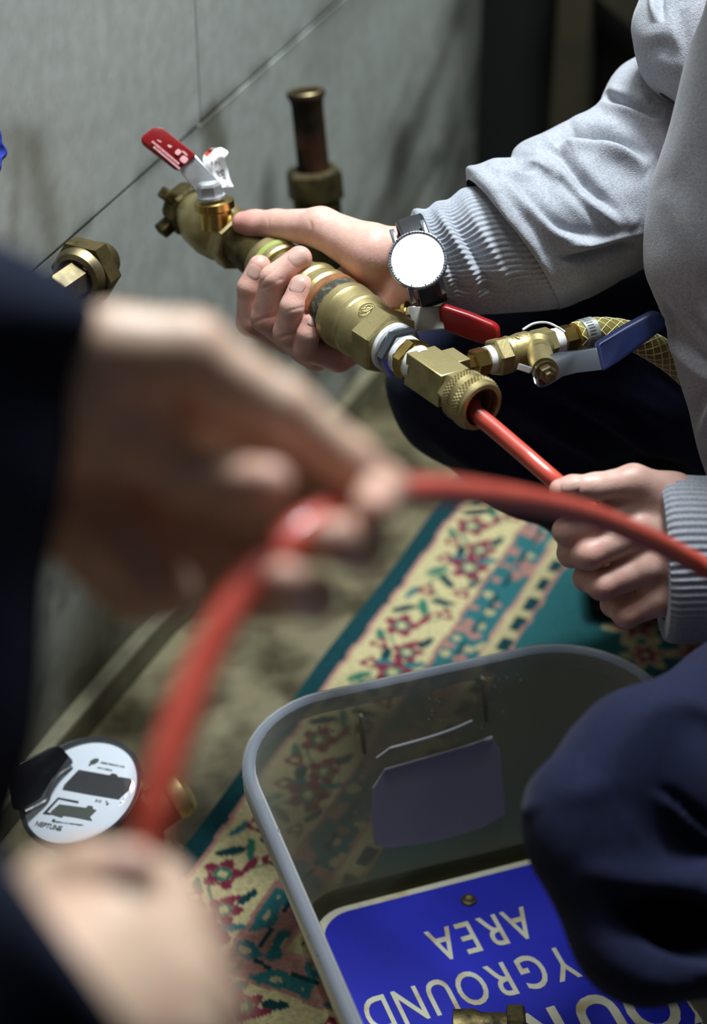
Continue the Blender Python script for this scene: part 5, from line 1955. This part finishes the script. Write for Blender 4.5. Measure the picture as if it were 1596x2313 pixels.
# lower hand: a fist seen from the back, thumb lying along the hose
FB = box_field(-420, 620, 1800, 2800, 0.52, 0.80, 0.0022)
w0 = K2(110, 2330, 0.610, 190)
i5 = [K2(330, 2040, 0.652, 100), K2(440, 2090, 0.676, 66), K2(420, 2060, 0.705, 56)]
m5 = [K2(370, 2130, 0.640, 104), K2(470, 2190, 0.670, 66), K2(430, 2160, 0.705, 56)]
r5 = [K2(390, 2230, 0.630, 104), K2(490, 2290, 0.664, 64), K2(440, 2260, 0.702, 56)]
l5 = [K2(400, 2330, 0.624, 96), K2(490, 2390, 0.660, 58), K2(440, 2360, 0.698, 52)]
t5 = [K2(120, 2090, 0.648, 110), K2(120, 2010, 0.652, 84), K2(200, 1975, 0.645, 72), K2(295, 1962, 0.636, 58)]
pb = [(f_[0][0], w0[0] + d_, f_[0][1], 0.024) for f_, d_ in zip((i5, m5, r5, l5), (UP * 0.012, UP * 0.004, -UP * 0.004, -UP * 0.010))]
pb += [(t5[0][0], w0[0], t5[0][1], 0.026), (t5[0][0], i5[0][0], 0.016, 0.015), (w0[0], K2(-330, 2720, 0.68, 200)[0], 0.028, 0.036)]
FB.group(pb, 0.010, 0.002)
run(FB, t5, 0.005, 0.006)
for f_ in (i5, m5, r5, l5):
    run(FB, f_, 0.004, 0.003)
VB, QB = FB.mesh()
CA = skin_paint(VA, [(f_[-1][0], 0.016, 0.4) for f_ in (i4, m4, r4, l4, t4)], np.array(srgb(206, 178, 154)))
CB = skin_paint(VB, [(f_[1][0], 0.018, 0.3) for f_ in (i5, m5, r5, l5)], np.array(srgb(206, 178, 154)))
s1_, s2_ = at(-900, -300, 0.86), at(-1000, 1900, 0.86)
arms = []
for js in ([(at(-290, 960, 0.78), .03), (at(-800, 1250, 0.84), .04), (s1_, .05)], [(at(-320, 2710, 0.68), .036), (at(-900, 2900, 0.74), .042), (s2_, .05)], [(at(-1150, 2600, 0.9), .12), (at(-1100, 900, 0.9), .13), (at(-1000, -400, 0.88), .1)]):
    arms.append(tube(crom([p for p, r in js], 16), np.interp(np.linspace(0, 1, 16), np.linspace(0, 1, len(js)), [r for p, r in js]), 18))
Vm = [VA, VB]
Fm = [tuple(q) for q in QA] + [tuple(q + len(VA)) for q in QB]
n0 = len(VA) + len(VB)
for v, f in arms:
    Vm.append(v)
    Fm += [tuple(i + n0 for i in q) for q in f]
    n0 += len(v)
Vm = np.vstack(Vm)
Cm = np.vstack([CA, CB, np.tile(SKIN_A, (len(Vm) - len(CA) - len(CB), 1))])
mbody = mk('body', Vm, Fm, M['skin'], mate, angle=180, colors=Cm)
NA, NB = vnormals(VA, QA), vnormals(VB, QB)
nail(VB, NB, 285, 1958, (1, -0.1), 7, 6, mbody)

# jacket: trunk edge and the two sleeves
st_j = [(-520, 520, -60, 520, 0.70, .5), (-520, 560, 20, 556, 0.70, .55), (-520, 600, 88, 590, 0.70, .6), (-520, 650, 160, 635, 0.70, .62), (-520, 700, 212, 690, 0.70, .62), (-520, 760, 224, 742, 0.70, .62), (-520, 830, 196, 800, 0.70, .62), (-520, 930, 172, 900, 0.70, .62), (-520, 1100, 150, 1090, 0.70, .62), (-520, 1300, 116, 1290, 0.70, .62),
        (-520, 1450, 100, 1440, 0.70, .62), (-520, 1600, 88, 1590, 0.70, .62), (-520, 1750, 64, 1740, 0.70, .62), (-520, 1900, 22, 1900, 0.70, .62), (-520, 2050, -40, 2050, 0.70, .6), (-520, 2200, -120, 2200, 0.70, .6), (-520, 2500, -200, 2500, 0.70, .55)]
V3, t_ = siltube(st_j, 120, 80)
V = V3.reshape(-1, 3)
Q = grid_quads(120, 80)
V = V + ((vnoise(V, 25, 5, 2) - 0.5) * 0.004)[:, None] * RIGHT
jk = mk('jacket', V, Q, M['jacket'], mate, angle=180)
st_k = [(-20, 1940, -420, 2560, 0.62, .8), (22, 1975, -380, 2560, 0.62, .85), (52, 2015, -330, 2560, 0.62, .85)]
cuffpts = crom([at(-40, 1925, 0.625), at(20, 1985, 0.60), at(105, 2085, 0.585), at(180, 2185, 0.585), at(235, 2290, 0.60), at(270, 2420, 0.63)], 20)
ringn = 48
# a sleeve whose open end is the slanting ring seen against the hand
a_, b_ = at(-15, 1915, 0.665), at(360, 2440, 0.61)
cc_ = (a_ + b_) / 2
ex_ = (a_ - b_) / 2
back = unit(at(-500, 2700, 0.70) - cc_)
rings = []
tt_ = np.arange(ringn) * 2 * math.pi / ringn
for f_ in np.linspace(0, 1, 26):
    c_ = cc_ + back * f_ * 0.17
    bulge = 1.0 + 0.05 * math.sin(f_ * 21) * (1 - f_)
    bow = -back * 0.002 * (1 - f_)
    rings.append(c_ + (np.cos(tt_)[:, None] * ex_ + np.sin(tt_)[:, None] * unit(CAM - cc_) * 0.075) * bulge + np.abs(np.sin(tt_))[:, None] * bow)
inner = [rings[0] * 0.0 + cc_ + (rings[0] - cc_) * 0.93 + back * 0.006, cc_ + (rings[0] - cc_) * 0.9 + back * 0.05]
V = np.vstack(inner[::-1] + rings)
mk('sleeve', V, grid_quads(28, ringn), M['jacket'], jk, angle=180)
